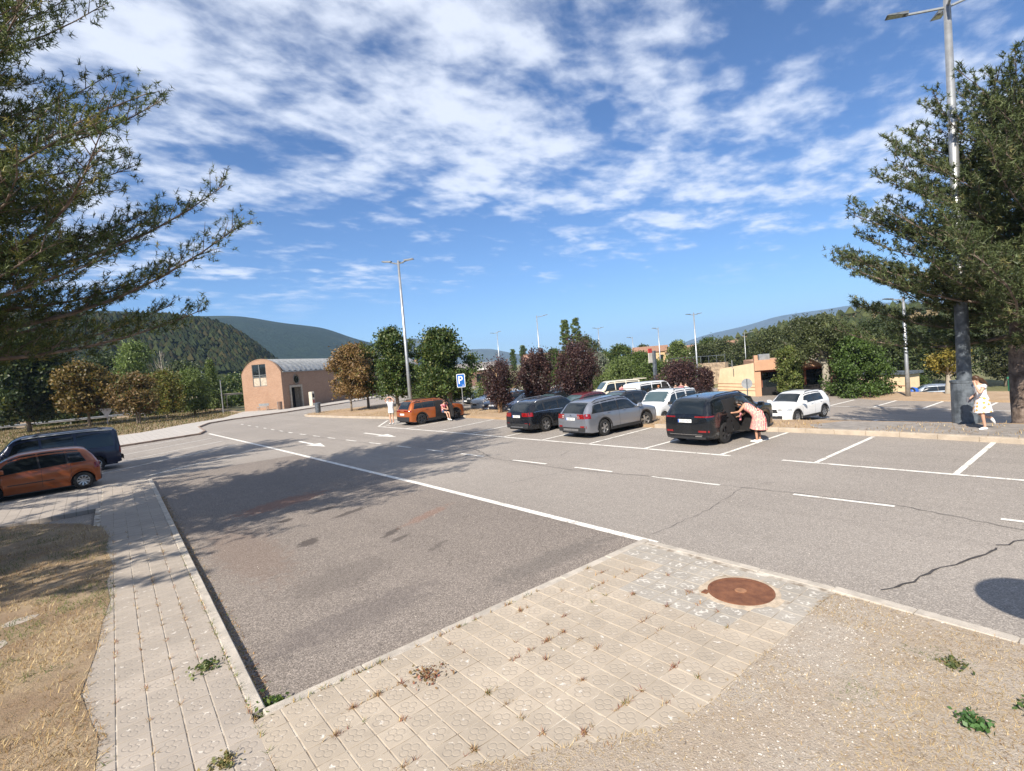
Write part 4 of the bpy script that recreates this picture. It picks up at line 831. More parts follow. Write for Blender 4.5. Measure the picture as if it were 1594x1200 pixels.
# 3 orange SUV with its door open
c = Car('parked_car', 'bright orange crossover with its passenger door open near the parking sign', NR, 'suv', 4.3, 1.78, 1.57, 2.62, .345, (17.35, 29.85, 0), R(3), paint('bright_orange', (.4, .095, .014), .35), clad=True, alloy=M_ALLOYD)
c.windows(W_SUV); c.screens((.245, .1), (-.49, -.415)); c.seams((.2, -.29)); c.mirrors(.2, 1.02, M_BLK); c.lights(-1, .3, .98, .88, .96, M_REDL, 'tail_light', .12); c.cladding(); c.cap('rear_bumper', M_BLK, -1, -.97, .97, .28, .56, .014); c.plate(-1, .72, w=.52); c.handles((-.22,), .95); c.lights(1, .5, .98, .75, .85, M_CLEARL, 'headlight'); c.rails(-.36, .03)
for sg in (-1, 1): c.side('black_roof_pillar', M_BLK, (-.43 * 4.3, -.29 * 4.3), (-.40 * 4.3, -.28 * 4.3), lambda x: c.tedge(x) - .03, lambda x: c.tedge(x) - .002, sg, .012)
CAR_OR = c
# 4 charcoal estate
c = Car('parked_car', 'charcoal black estate car left of the silver estate', NR, 'wagon', 4.8, 1.84, 1.57, 2.75, .345, (17.98, 19.05, 0), R(2), paint('charcoal', (.008, .01, .014), .3, .2), clad=True)
c.windows(W_WAG); c.screens((.225, .065), (-.485, -.4)); c.seams((.19, -.09, -.3)); c.mirrors(.19, 1.02); c.lights(-1, .5, .99, .82, 1.0, M_REDL, 'tail_light', .22); c.cladding(); c.rails(-.37, .04, M_ALLOY); c.plate(-1, .83, '0738 JLT'); c.cap('rear_bumper', M_BLK, -1, -.97, .97, .28, .5, .02); c.handles((-.02, -.23), .98)
c.cap('silver_skid', M_ALLOY, -1, -.55, .55, .31, .36, .03); c.lights(-1, .66, .9, .44, .52, M_REDL, 'bumper_reflector', .02)
for sg in (-1, 1): c.side('chrome_window_trim', M_CHROME, (-.44 * 4.8, .17 * 4.8), (-.44 * 4.8, .17 * 4.8), lambda x: float(c.belt(x)) + .012, lambda x: float(c.belt(x)) + .028, sg, .012)
# 5 silver estate
c = Car('parked_car', 'silver estate car with turned front wheels in the near row', NR, 'wagon', 4.85, 1.86, 1.58, 2.75, .35, (18.0, 15.36, 0), R(-1), paint('silver_metallic', (.27, .285, .32), .65, .28), clad=True, steer=R(-24))
c.windows(W_WAG); c.screens((.225, .065), (-.485, -.4)); c.seams((.19, -.09, -.3)); c.mirrors(.19, 1.02); c.lights(-1, .5, .99, .83, 1.02, M_REDL, 'tail_light', .24); c.lights(-1, .5, .66, .86, .97, M_CLEARL, 'reversing_light', .0); c.cladding(); c.rails(-.37, .04); c.plate(-1, .82, '0488 KPF'); c.handles((-.02, -.23), .98)
c.cap('rear_bumper', M_BLK, -1, -.97, .97, .3, .47, .02); c.cap('silver_skid', M_ALLOY, -1, -.55, .55, .33, .42, .035); c.lights(-1, .66, .92, .44, .54, M_REDL, 'bumper_reflector', .02); c.cap('emblem', M_BLK, -1, -.05, .05, .965, .995, .012)
# 6 black SUV with rear door open
c = Car('parked_car', 'black SUV with an open rear door, a person in a print dress leaning in', NR, 'suv', 4.72, 1.88, 1.68, 2.79, .365, (18.2, 10.14, 0), R(-1), paint('deep_black', (.004, .006, .009), .2, .18), clad=False, alloy=M_ALLOYD, spokes=5, sill=.25)
c.windows([W_SUV[0], W_SUV[2]]); c.windows([W_SUV[1]], (1,)); c.screens((.245, .1), (-.49, -.405)); c.seams((.2, -.085, -.29)); c.mirrors(.195, 1.08); c.rails(-.36, .06); c.plate(-1, .88, '1255 MZP'); c.handles((-.02,), 1.02)
c.lights(-1, .5, .99, 1.0, 1.045, M_REDL, 'tail_light', .3); c.lights(-1, .6, .95, .5, .56, M_REDL, 'bumper_reflector', .05); c.cap('chrome_strip', M_CHROME, -1, -.8, .8, .41, .425, .02); c.cap('exhaust_trim', M_CHROME, -1, -.78, -.48, .35, .38, .02); c.cap('rear_bumper', M_BLK, -1, -.95, .95, .27, .34, .016); c.lights(1, .5, .98, .85, .95, M_CLEARL, 'headlight')
MB().add([(0, -.012, 0), (0, .012, 0), (.12, .004, 0), (.12, -.004, 0), (-.04, 0, .07)], [(0, 1, 4), (1, 2, 4), (2, 3, 4), (3, 0, 4)]).build('aerial_fin', M_BLK, c.root, loc=(-.33 * 4.72, 0, 1.635))
CAR_BK = c
def open_door(c, x0, x1, ang, wspan):
    """open the right-hand door between x0 (rear edge) and x1 (hinge): dark opening in the flank, door swung out on its hinge"""
    L = c.L; c.side('door_opening', M_DARK, (x0 * L, x1 * L), ((x0 + .015) * L, (x1 - .03) * L), c.sill + .1, lambda x: c.tedge(x) - .03, -1, .008, 10, 8)
    hy = -c.sy(x1 * L, .9); hinge = empty('door', (x1 * L, hy, 0)); hinge.parent = c.root; hinge.rotation_euler = (0, 0, ang)
    zb = float(c.belt(x1 * L)); G1_, G2_ = [], []
    for i in range(9):
        x = (x0 + (x1 - x0) * i / 8) * L; r1, r2 = [], []
        for j in range(7):
            z = c.sill + .1 + (float(c.belt(x)) + .02 - c.sill - .1) * j / 6; y = -c.sy(x, z) - hy; r1.append((x - x1 * L, y, z)); r2.append((x - x1 * L, y + .09, z))
        G1_.append(r1); G2_.append(r2)
    MB().grid(G1_).build('door_skin', c.body, hinge, True)
    mb = MB().grid(G2_[::-1]); rim = [g[0] for g in G1_] + G1_[-1][1:] + [g[-1] for g in G1_[::-1]][1:] + G1_[0][::-1][1:]; rim2 = [g[0] for g in G2_] + G2_[-1][1:] + [g[-1] for g in G2_[::-1]][1:] + G2_[0][::-1][1:]
    mb.grid([[a, b_] for a, b_ in zip(rim, rim2)]); mb.build('door_lining', M_DARK, hinge)
    xa, xb, ya, yb = [q * L for q in wspan]; pts = [(xa, 0), (ya, 1), (yb, 1), (xb, 0)]; fr = []
    for x, t in pts:
        z = float(c.belt(x)) + .02 if t == 0 else c.tedge(x) - .03; fr.append((x - x1 * L, -c.sy(x, z) - hy + .03, z))
    MB().tube([fr[0], fr[1], fr[2], fr[3]], .022, 5).build('window_frame', M_BLK, hinge)
    gm = MATS.get('door_glass')
    if not gm:
        gm, t, p = newmat('door_glass'); p.inputs['Transmission Weight'].default_value = .9; p.inputs['Base Color'].default_value = (.35, .42, .42, 1); p.inputs['Roughness'].default_value = .02; p.inputs['IOR'].default_value = 1.05; MATS['door_glass'] = gm
    MB().add(fr, [(0, 1, 2, 3)]).build('window_pane', gm, hinge)
open_door(CAR_BK, -.29, -.085, R(68), (-.275, -.09, -.265, -.08))
open_door(CAR_OR, -.075, .19, R(66), (-.07, .175, -.06, .09))
# 7 white hatchback facing the camera in the lower car park
z = Tz(28.3, 11.5)
c = Car('parked_car', 'white raised hatchback facing the near row from the lower car park', 'cars in the lower car park', 'suv', 4.08, 1.76, 1.53, 2.59, .33, (29.2, 12.1, Tz(29.2, 12.1) + .01), HALF - R(7), paint('white_paint', (.74, .74, .73), 0, .3), clad=True, spokes=6)
c.windows([(-.08, .19, -.065, .085), (-.30, -.095, -.285, -.08)]); c.screens((.245, .1), (-.49, -.415), M_GLASS); c.seams((.2, -.085, -.29)); c.mirrors(.19, 1.0); c.handles((-.02, -.23), .92); c.cladding(); c.rails(-.36, .04); c.lights(1, .5, .96, .72, .84, M_CLEARL, 'headlight', .3); c.cap('grille', M_BLK, 1, -.45, .45, .6, .78, .012); c.cap('lower_grille', M_BLK, 1, -.8, .8, .3, .46, .012); c.cap('bonnet_badge', M_CHROME, 1, -.1, .1, .67, .71, .02); c.lights(-1, .7, .98, .75, 1.0, M_REDL, 'tail_light'); c.plate(1, .5)
# 8 white small van with roof bars
c = Car('parked_van', 'white small van with roof bars and rear window behind the silver estate', BR_, 'mpv', 4.4, 1.8, 1.72, 2.7, .32, (25.0, 17.35, Tz(25, 17.35) + .01), HALF + R(2), paint('white_paint', None), far=True, cat='van')
c.windows([(.02, .235, .03, .1), (-.2, .0, -.195, .01), (-.46, -.23, -.445, -.225)]); c.screens((.25, .1), None); c.mirrors(.22, 1.02, M_BLK); c.rails(-.4, .05); c.rack(); c.cap('rear_bumper', M_BLK, -1, -.98, .98, .3, .5, .05); c.lights(1, .5, .96, .7, .84, M_CLEARL, 'headlight'); c.lights(-1, .85, .99, .7, .9, M_REDL, 'tail_light', .08)
# row of cars nose-in behind the planted strip
def simple(label, x, y, kind, L, Wd, H, body, rot=HALF, group=BR_, grille=True, rails=False, rack=False, tint=None, name='parked_car', cat='car', bk=None):
    c = Car(name, label, group, kind, L, Wd, H, L * .61, .32 if H < 1.8 else .34, (x, y, Tz(x, y) + .012), rot, body, far=True, cat=cat, tint=tint)
    if kind in ('van',): c.windows([(.06, .29, .07, .21), (-.17, .045, -.165, .05), (-.45, -.19, -.44, -.185)]); c.screens((.345, .215), None); c.mirrors(.3, 1.12)
    elif kind == 'mpv': c.windows([(.02, .235, .03, .1), (-.2, .0, -.195, .01), (-.46, -.23, -.445, -.225)]); c.screens((.25, .1), None); c.mirrors(.22, 1.02)
    else: c.windows({'hatch': W_H, 'wagon': W_WAG, 'suv': W_SUV}[kind]); c.screens({'hatch': (.29, .11), 'wagon': (.225, .065), 'suv': (.245, .1)}[kind], {'hatch': (-.485, -.385), 'wagon': (-.485, -.4), 'suv': (-.49, -.415)}[kind]); c.mirrors(.2, H * .64)
    h = H / 1.55
    c.lights(1, .5, .96, .62 * h, .74 * h, M_CLEARL, 'headlight', .2); c.lights(-1, .66, .99, .78 * h, .98 * h, M_REDL, 'tail_light', .1); c.plate(1, .46 * h); c.plate(-1, .7 * h)
    if grille: c.cap('grille', M_BLK, 1, -.42, .42, .5 * h, .64 * h, .012)
    if rails: c.rails(-.36, .04)
    if rack: c.rack()
    c.seams((.2, -.09, -.3)); return c
simple('white roofed crossover behind the blue parking sign', 25.6, 33.6, 'suv', 4.3, 1.8, 1.6, paint('white_paint', None), rails=True)
simple('dark navy saloon-shaped hatchback right of the parking sign', 24.9, 31.0, 'hatch', 4.4, 1.8, 1.5, paint('dark_navy', (.008, .014, .03), .3))
simple('light blue hatchback mostly hidden by the small plum tree', 24.9, 28.5, 'hatch', 4.1, 1.74, 1.48, paint('steel_blue', (.09, .17, .3), .4))
simple('black hatchback with white plate behind the small plum tree', 24.7, 25.9, 'hatch', 4.3, 1.8, 1.5, paint('gloss_black', (.008, .008, .009), .2))
simple('dark red hatchback left of the charcoal estate', 24.6, 23.3, 'hatch', 4.1, 1.74, 1.5, paint('wine_red', (.13, .014, .022), .3))
simple('dark estate with roof bars behind the charcoal estate', 24.8, 20.4, 'wagon', 4.6, 1.8, 1.6, paint('graphite', (.03, .032, .036), .4), rails=True, rack=True)
simple('white crossover far off under the broad plum tree', 38.8, 39.0, 'suv', 4.3, 1.8, 1.6, paint('white_paint', None), rot=R(20), group='vans and cars in the lower car park')
wv = simple('white passenger van with people at its open side door', 36.9, 26.8, 'van', 5.0, 1.95, 1.98, paint('white_paint', None), rot=R(-6), group='vans and cars in the lower car park', name='parked_van', cat='van')
wv.side('door_opening', M_DARK, (.06 * 5, .2 * 5), (.065 * 5, .2 * 5), .35, lambda x: wv.tedge(x) - .06, -1, .012)
cv = simple('cream camper van with a raised tailgate left of the white van', 38.9, 32.4, 'van', 4.7, 1.9, 1.95, paint('cream_paint', (.66, .6, .46), 0, .4), rot=HALF - R(28), group='vans and cars in the lower car park', name='parked_van', cat='van')
MB().box(-2.95, -2.3, -.8, .8, 1.9, 1.96).build('raised_tailgate', paint('cream_paint', None), cv.root)
simple('silver blue hatchback on the lower road at right', 60.0, 12.95, 'hatch', 4.3, 1.8, 1.55, paint('silver_blue', (.36, .41, .47), .5), rot=R(112), group='cars in the lower car park', grille=False)
simple('dark car behind the white crossover', 36.6, 36.8, 'hatch', 4.2, 1.75, 1.5, paint('graphite', None), rot=R(20), group='vans and cars in the lower car park')
simple('grey car partly hidden left of the tall green trees', 30.5, 42.2, 'hatch', 4.2, 1.75, 1.5, paint('graphite', None), rot=HALF, group='vans and cars in the lower car park')
# ================================================================== BUILDINGS, LAMPS, SIGNS
def brickmat(name, a, b_, mort, bw=.25, rh=.065):
    m, t, p = newmat(name); b = NB(t); co = coords(t); s3 = b.n('ShaderNodeSeparateXYZ', {0: co}); u = b.math('ADD', s3.outputs[0], s3.outputs[1]); cv_ = b.n('ShaderNodeCombineXYZ', {0: u, 1: s3.outputs[2]}).outputs[0]
    br = b.n('ShaderNodeTexBrick', {'Vector': cv_, 'Color1': c4(a), 'Color2': c4(b_), 'Mortar': c4(mort), 'Scale': 1.0, 'Mortar Size': .008, 'Brick Width': bw, 'Row Height': rh})
    f = b.noise(co, .7, 6, .65); g = b.noise(co, 4, 4, .6)
    col = b.mix(b.ramp(f, .4, .75, 0, .5), br.outputs['Color'], mul(a, .72)); col = b.mix(b.ramp(g, .55, .8, 0, .35), col, mul(b_, 1.2)); t.links.new(col, p.inputs['Base Color']); p.inputs['Roughness'].default_value = .9
    t.links.new(b.bump(br.outputs['Fac'], -.3, .01), p.inputs['Normal']); MATS[name] = m; return m
M_BRICK = brickmat('pink_brick', (.37, .22, .14), (.28, .155, .095), (.36, .27, .2)); M_BRICK2 = brickmat('dark_brick', (.2, .11, .085), (.16, .09, .07), (.22, .15, .12))
M_METALR = mat('grey_metal_roof', (.36, .36, .34), .5, .25, 3, metal=.5); M_STONE = mat('pale_stone', (.42, .36, .28), .9, .2, 4, .4, 30)
M_STEEL = mat('galvanised_steel', (.4, .41, .41), .42, .15, 4, metal=.7); M_STEELD = mat('dark_painted_steel', (.07, .085, .1), .5, .35, 5, col2=(.13, .15, .17)); M_FRAME = mat('window_frame_grey', (.12, .13, .13), .6, .2)
# ---- vaulted brick hall (local x along its long wall, y towards the gable's far corner)
ang = math.atan2(3.4, 4.4); hall = empty('brick_hall', (19.0, 68.2, .1), ang); tag(hall, 'pink brick hall with barrel vaulted metal roof and arched gable', 'building')
WD, EH, RISE, LN = 5.7, 4.55, 1.65, 42.0
def arc(y0, y1, z0, rise, n=18):
    w = (y1 - y0) / 2; rad = (w * w + rise * rise) / (2 * rise); a = math.asin(min(1, w / rad)); return [((y0 + y1) / 2 + rad * math.sin(q), z0 + rise - rad + rad * math.cos(q)) for q in np.linspace(-a, a, n)]
gable = MB(); top_a = arc(0, WD, EH + .02, RISE + .12)
wy0, wy1, wz0, wz1 = WD * .37, WD * .72, 3.0, 5.75
for y0, y1 in ((0, wy0), (wy1, WD)):
    tp_ = [q for q in top_a if y0 < q[0] < y1]; zy = lambda y: float(np.interp(y, [q[0] for q in top_a], [q[1] for q in top_a]))
    gable.xprism([(y0, -.3), (y1, -.3), (y1, zy(y1))] + [q for q in tp_[::-1]] + [(y0, zy(y0))], -.3, .0)
gable.xprism([(wy0, -.3), (wy1, -.3), (wy1, wz0), (wy0, wz0)], -.3, .0)
tp_ = [q for q in top_a if wy0 < q[0] < wy1]; gable.xprism([(wy0, wz1), (wy1, wz1), (wy1, zy(wy1))] + tp_[::-1] + [(wy0, zy(wy0))], -.3, .0)
gable.build('gable_wall', M_BRICK, hall)
for k in range(len(top_a) - 1):
    (ya, za), (yb, zb) = top_a[k], top_a[k + 1]; MB().add([(-.33, ya, za), (-.33, yb, zb), (.05, yb, zb), (.05, ya, za), (-.33, ya, za + .07), (-.33, yb, zb + .07), (.05, yb, zb + .07), (.05, ya, za + .07)], [(4, 7, 6, 5), (0, 4, 5, 1), (2, 6, 7, 3), (0, 1, 2, 3), (0, 3, 7, 4), (1, 5, 6, 2)]).build('coping_stone', M_BRICK, hall)
win = MB().box(-.2, -.14, wy0, wy1, wz0, wz1).build('gable_window', M_GLASS, hall)
mb = MB()
for f_ in (0, .5, 1): y = wy0 + (wy1 - wy0) * f_; mb.box(-.26, -.13, y - .06, y + .06, wz0, wz1)
for f_ in (0, .42, .5, 1): zq = wz0 + (wz1 - wz0) * f_; mb.box(-.262, -.128, wy0, wy1, zq - .05, zq + .05)
mb.build('window_frame', M_FRAME, win); MB().box(-.22, -.132, wy0 + .06, (wy0 + wy1) / 2 - .06, wz0 + .06, wz0 + 1.05).build('pale_blind', M_STONE, win); MB().box(-.22, -.132, (wy0 + wy1) / 2 + .06, wy1 - .06, wz0 + .06, wz0 + 1.05).build('pale_blind', M_STONE, win)
lw = MB(); dx0, dx1, dz = 1.3, 3.3, 2.55
lw.box(0.0, dx0, 0, .3, -.3, EH); lw.box(dx1, LN, 0, .3, -.3, EH); lw.box(dx0, dx1, 0, .3, dz, EH); lw.box(0, LN, WD - .3, WD, -.3, EH); lw.box(LN, LN + .3, 0, WD, -.3, EH + 1.2)
lw.build('long_wall', M_BRICK, hall)
MB().box(dx0, dx1, .9, 1.0, -.2, dz).build('entrance_door', M_DARK, hall); mb = MB(); mb.box(dx0 - .28, dx0, -.12, .95, -.2, dz); mb.box(dx1, dx1 + .28, -.12, .95, -.2, dz); mb.box(dx0 - .28, dx1 + .28, -.12, .95, dz, dz + .28); mb.build('door_surround', M_STONE, hall)
ow = MB(); ow.lathe([(.62, -.06), (.62, .02), (.45, .02)], 24); o = ow.build('round_window', M_STONE, hall, loc=(2.55, -.02, 3.55)); MB().lathe([(0, -.03), (.47, -.03)], 24).build('pane', M_GLASS, o)
MB().box(-.02, LN + .1, -.14, .06, EH - .02, EH + .1).build('gutter', M_METALR, hall)
roof = []
va = arc(-.1, WD + .1, EH + .06, RISE, 15)
nrib = 150
for i in range(nrib + 1):
    x = .06 + (LN - .06) * i / nrib; k = .12 if i % 4 < 2 else 0.0; roof.append([(x, y, z_ + k) for y, z_ in va])
sharp(MB().grid(roof[::-1]).build('vaulted_roof', M_METALR, hall), 20)
for k in range(3): MB().cyl((-.5 - .6 * k, 1.6, 0), (-.5 - .6 * k, 1.6, .9), .03).build('rail_post', M_STEEL, hall) if False else None
o = MB().cham(-.3, .3, -.25, .25, 0, 1.75, .05).build('ticket_machine', mat('machine_cream', (.55, .5, .4), .5, .15), loc=(22.4, 68.6, .12), rotz=ang); tag(o, 'cream machine cabinet standing by the entrance of the brick hall', 'machine'); MB().box(-.2, .2, -.256, -.25, 1.0, 1.5).build('screen', M_DARK, o); MB().box(-.2, .2, -.256, -.25, .3, .75).build('panel', mat('panel_red', (.3, .05, .04), .5, .2), o)
def bin_(label, x, y, z, m, h=.95, r_=.23, group='litter bins'):
    o = empty('litter_bin', (x, y, z)); tag(o, label, 'bin', group); MB().lathe([(0, .03), (r_ * .9, .03), (r_, h * .9), (r_ * 1.05, h * .9), (r_ * 1.05, h), (r_ * .7, h + .04), (0, h + .04)], 14, 'z').build('drum', m, o); mb = MB()
    for s_ in (-1, 1): mb.cyl((s_ * r_ * 1.12, 0, -.02), (s_ * r_ * 1.12, 0, h * 1.05), .025, n=6)
    mb.build('posts', M_STEEL, o)
bin_('dark litter bin at the left tip of the planted strip', 17.2, 51.2, .13, M_STEELD); bin_('brown litter bin against the brick gable', 17.9, 66.6, .12, mat('bin_brown', (.16, .1, .07), .6, .2))
o = empty('bench', (16.4, 68.8, .12), R(-52)); tag(o, 'small metal bench frame against the brick gable', 'bench'); MB().box(-.7, .7, -.02, .4, .42, .47).build('seat', M_STEEL, o); MB().box(-.7, .7, .38, .42, .55, .85).build('backrest', M_STEEL, o)
for sx_ in (-.6, .6):
    for sy_ in (0.05, .35): MB().box(sx_ - .02, sx_ + .02, sy_ - .02, sy_ + .02, 0, .42).build('leg', M_STEEL, o)
# low white terrace left of the hall
o = empty('terrace_shelter', (15.5, 92, .1), R(-52)); tag(o, 'low pale shelter roof on posts left of the brick hall', 'shelter')
MB().box(-3.5, 3.5, -1.6, 1.6, 2.0, 2.25).build('roof', M_STONE, o)
for k in range(6): MB().box(-3.3 + k * 1.3, -3.2 + k * 1.3, -1.55, -1.45, 0, 2.0).build('post', M_STONE, o)
MB().box(-3.4, 3.4, -1.52, -1.48, .9, .98).build('rail', M_FRAME, o)
# ---- brown vaulted hall in the middle distance
h2 = empty('brown_hall', (44.5, 83, 0), R(-35)); tag(h2, 'long brown hall with grey vaulted roof behind the plum trees', 'building')
MB().box(-16, 16, 0, 9, -.5, 2.9).build('wall', M_BRICK2, h2); va = arc(-.3, 9.3, 2.9, 1.25, 12); MB().grid([[(x, y, z_) for y, z_ in va] for x in (16.2, -16.2)]).build('vaulted_roof', mat('brown_metal_roof', (.2, .18, .16), .6, .2, 2), h2, True)
MB().box(-16.3, 16.3, -.35, -.2, 2.75, 2.95).build('eaves', M_FRAME, h2)
for k in range(7): MB().box(-13.5 + k * 4.2, -11.5 + k * 4.2, -.06, -.01, .6, 2.1).build('window', M_GLASS, h2)
o = empty('white_canopy', (52, 72, 0), R(-35)); tag(o, 'white flat canopy in front of the brown hall', 'canopy'); MB().box(-3, 3, -1.5, 1.5, 2.75, 3.05).build('roof', mat('canopy_white', (.62, .6, .56), .6, .1), o)
for k in (-2.7, 2.7):
    for j in (-1.3, 1.3): MB().cyl((k, j, 0), (k, j, 2.75), .07).build('post', M_STEEL, o)
# ---- far houses
def house(label, x, y, rot, w, d, h, rh, wall, roofm, wins):
    o = empty('far_house', (x, y, Tz(x, y) - .1), rot); tag(o, label, 'house', 'far houses'); MB().box(-w / 2, w / 2, -d / 2, d / 2, 0, h).build('wall', wall, o); MB().xprism([(-d / 2 - .3, h), (d / 2 + .3, h), (0, h + rh)], -w / 2 - .3, w / 2 + .3).build('roof', roofm, o)
    for i in range(wins):
        f_ = MB().box(-w / 2 + w * (i + .5) / wins - .35, -w / 2 + w * (i + .5) / wins + .35, -d / 2 - .03, -d / 2 + .02, h * .45, h * .8).build('window', M_GLASS, o); MB().box(-w / 2 + w * (i + .5) / wins - .42, -w / 2 + w * (i + .5) / wins + .42, -d / 2 - .08, -d / 2 - .035, h * .42, h * .45).build('sill', M_STONE, f_)
M_WW = mat('white_render', (.62, .58, .5), .9, .12, 2); M_TERR = mat('terracotta_roof', (.27, .15, .095), .9, .3, 5, .5, 8); M_OCH = mat('ochre_render', (.5, .36, .2), .9, .15, 2)
house('far white house right of the plum trees', 79, 87, R(-42), 6, 7, 4.0, 1.3, M_WW, M_TERR, 3); house('far ochre house left of the dark banner post', 97, 70, R(-55), 7, 7, 3.6, 1.3, M_OCH, M_TERR, 3); house('far pale house right of the dark banner post', 98, 63, R(-55), 6, 6, 3.2, 1.2, M_WW, M_TERR, 2); house('far stone house on the slope behind the wide plum', 112, 62, R(-60), 6, 6, 3.6, 1.2, M_STONE, M_TERR, 3)
# ---- stone retaining wall
wl = empty('retaining_wall', (62, 38.5, Tz(62, 38.5))); tag(wl, 'stone retaining wall with railing behind the wide purple plum', 'wall'); MB().box(-.4, .4, -5, 3.4, -.3, 2.6).build('stonework', mat('rubble_stone', (.33, .25, .17), .95, .4, 2.5, .8, 6), wl)
for k in range(8): MB().cyl((0, -4.8 + k * 1.1, 2.6), (0, -4.8 + k * 1.1, 3.5), .03, n=6).build('railing_post', M_STEELD, wl)
MB().cyl((0, -4.9, 3.5), (0, 3.2, 3.5), .035, n=6).build('handrail', M_STEELD, wl)
# ---- yellow kiosk
M_YEL = mat('yellow_render', (.7, .54, .34), .85, .08, 1.5, .15, 60); M_ORR = mat('orange_render', (.46, .265, .16), .85, .1, 1.5); M_REDB = mat('red_band', (.3, .1, .06), .8, .1)
C0, L0, R0 = Vector((45.9, 22.3)), Vector((47.8, 27.1)), Vector((49.0, 18.2)); kz = Tz(46, 22) - .05
ks = empty('kiosk', (C0.x, C0.y, kz), math.atan2(L0.y - C0.y, L0.x - C0.x)); tag(ks, 'yellow kiosk with a slanted wall and dark shop front', 'building')
wl_ = (L0 - C0).length
MB().add([(0, -.3, -.2), (wl_, -.3, -.2), (wl_ - .75, -.3, 2.6), (0, -.3, 3.05), (0, 0, -.2), (wl_, 0, -.2), (wl_ - .75, 0, 2.6), (0, 0, 3.05)], [(0, 1, 2, 3), (4, 7, 6, 5), (0, 4, 5, 1), (1, 5, 6, 2), (2, 6, 7, 3), (3, 7, 4, 0)]).build('slanted_wall', M_YEL, ks)
for zq in (.55, .85, 1.15): MB().box(.02, wl_ - zq * .27 - .05, .0, .02, zq, zq + .035).build('wall_band', M_REDB, ks)
ks_ang = math.atan2(R0.y - C0.y, R0.x - C0.x) - math.atan2(L0.y - C0.y, L0.x - C0.x)
sh = bpy.data.objects.new('shop_block', MB().box(.02, 6.6, .9, 4.5, -.3, 2.35).mesh('shop_block', M_REDB)); COL.objects.link(sh); sh.parent = ks; sh.rotation_euler = (0, 0, ks_ang)
def kp(name, mb, m): o = mb.build(name, m, sh); return o
kp('fascia', MB().box(0.0, 6.8, -.25, 4.6, 2.35, 3.25), M_ORR); kp('pillar', MB().box(.0, .5, -.1, .9, -.3, 2.35), M_ORR); kp('pillar', MB().box(6.1, 6.6, -.1, .9, -.3, 2.35), M_ORR)
for k in range(3):
    o = kp('shop_window', MB().box(.8 + k * 1.8, 2.4 + k * 1.8, .86, .9, .5, 2.1), M_GLASS); 
kp('shop_poster', MB().box(2.7, 3.3, .83, .86, 1.0, 1.7), M_WW); kp('counter', MB().box(.5, 6.1, .55, .9, -.2, .75), M_DARK)
kp('air_conditioner', MB().cham(.5, 1.4, .2, .7, 3.25, 3.75, .03), M_STEEL); kp('chimney_block', MB().box(.02, .3, -.24, .3, 3.25, 3.7), M_ORR); kp('roof_light', MB().cyl((-1.6, 1.2, 2.7), (-1.6, 1.2, 3.4), .04), M_STEEL)
# ochre building and others at right
o = empty('ochre_building', (64.6, 15.9, Tz(64.6, 16) - .2), R(72)); tag(o, 'small ochre building with red bands behind the round bush', 'building'); MB().box(0, 7.0, -2.2, 0, 0, 3.5).build('wall', M_YEL, o)
MB().box(-.3, 7.3, -2.4, .25, 3.5, 3.75).build('roof_slab', M_STEELD, o)
for zq in (.9, 1.6, 2.3): MB().box(-.01, 7.01, .0, .02, zq, zq + .07).build('wall_band', M_REDB, o)
MB().box(2.6, 4.2, .0, .03, .9 * 0 + .1, 2.2).build('door', M_FRAME, o); MB().box(5, 6.4, .0, .03, 1.1, 2.2).build('window', M_GLASS, o)
o = empty('camper_building', (55.5, 20.7, Tz(55.5, 20.7) - .1), R(70)); tag(o, 'orange porch with red shutter behind the pale twisted trunk', 'building'); MB().box(-2.0, 2.5, -3, 0, 0, 2.6).build('wall', M_ORR, o); MB().box(-2.4, 2.9, -3.2, .5, 2.6, 2.85).build('roof', M_ORR, o); MB().box(-.6, .9, 0, .04, 1.1, 2.3).build('shutter', M_REDB, o); MB().cyl((1.9, .4, 0), (1.9, .4, 2.6), .08).build('post', M_STEEL, o)
o = empty('camper_trailer', (51.6, 18.9, Tz(51.6, 18.9)), R(75)); tag(o, 'grey white camper parked behind the pale twisted trunk', 'camper'); MB().cham(-2.6, 2.6, -1, 1, .45, 2.3, .15).build('body', mat('camper_grey', (.42, .41, .38), .5, .08), o)
for k in (-1.8, -.4, 1.1): MB().box(k, k + .9, 1.0, 1.02, 1.3, 1.8).build('window', M_GLASS, o)
for k in (-1.6, 1.5): MB().lathe([(.0, .1), (.2, .1), (.33, .1), (.33, -.1)], 18).build('wheel', M_TYRE, o, loc=(k, .9, .33))
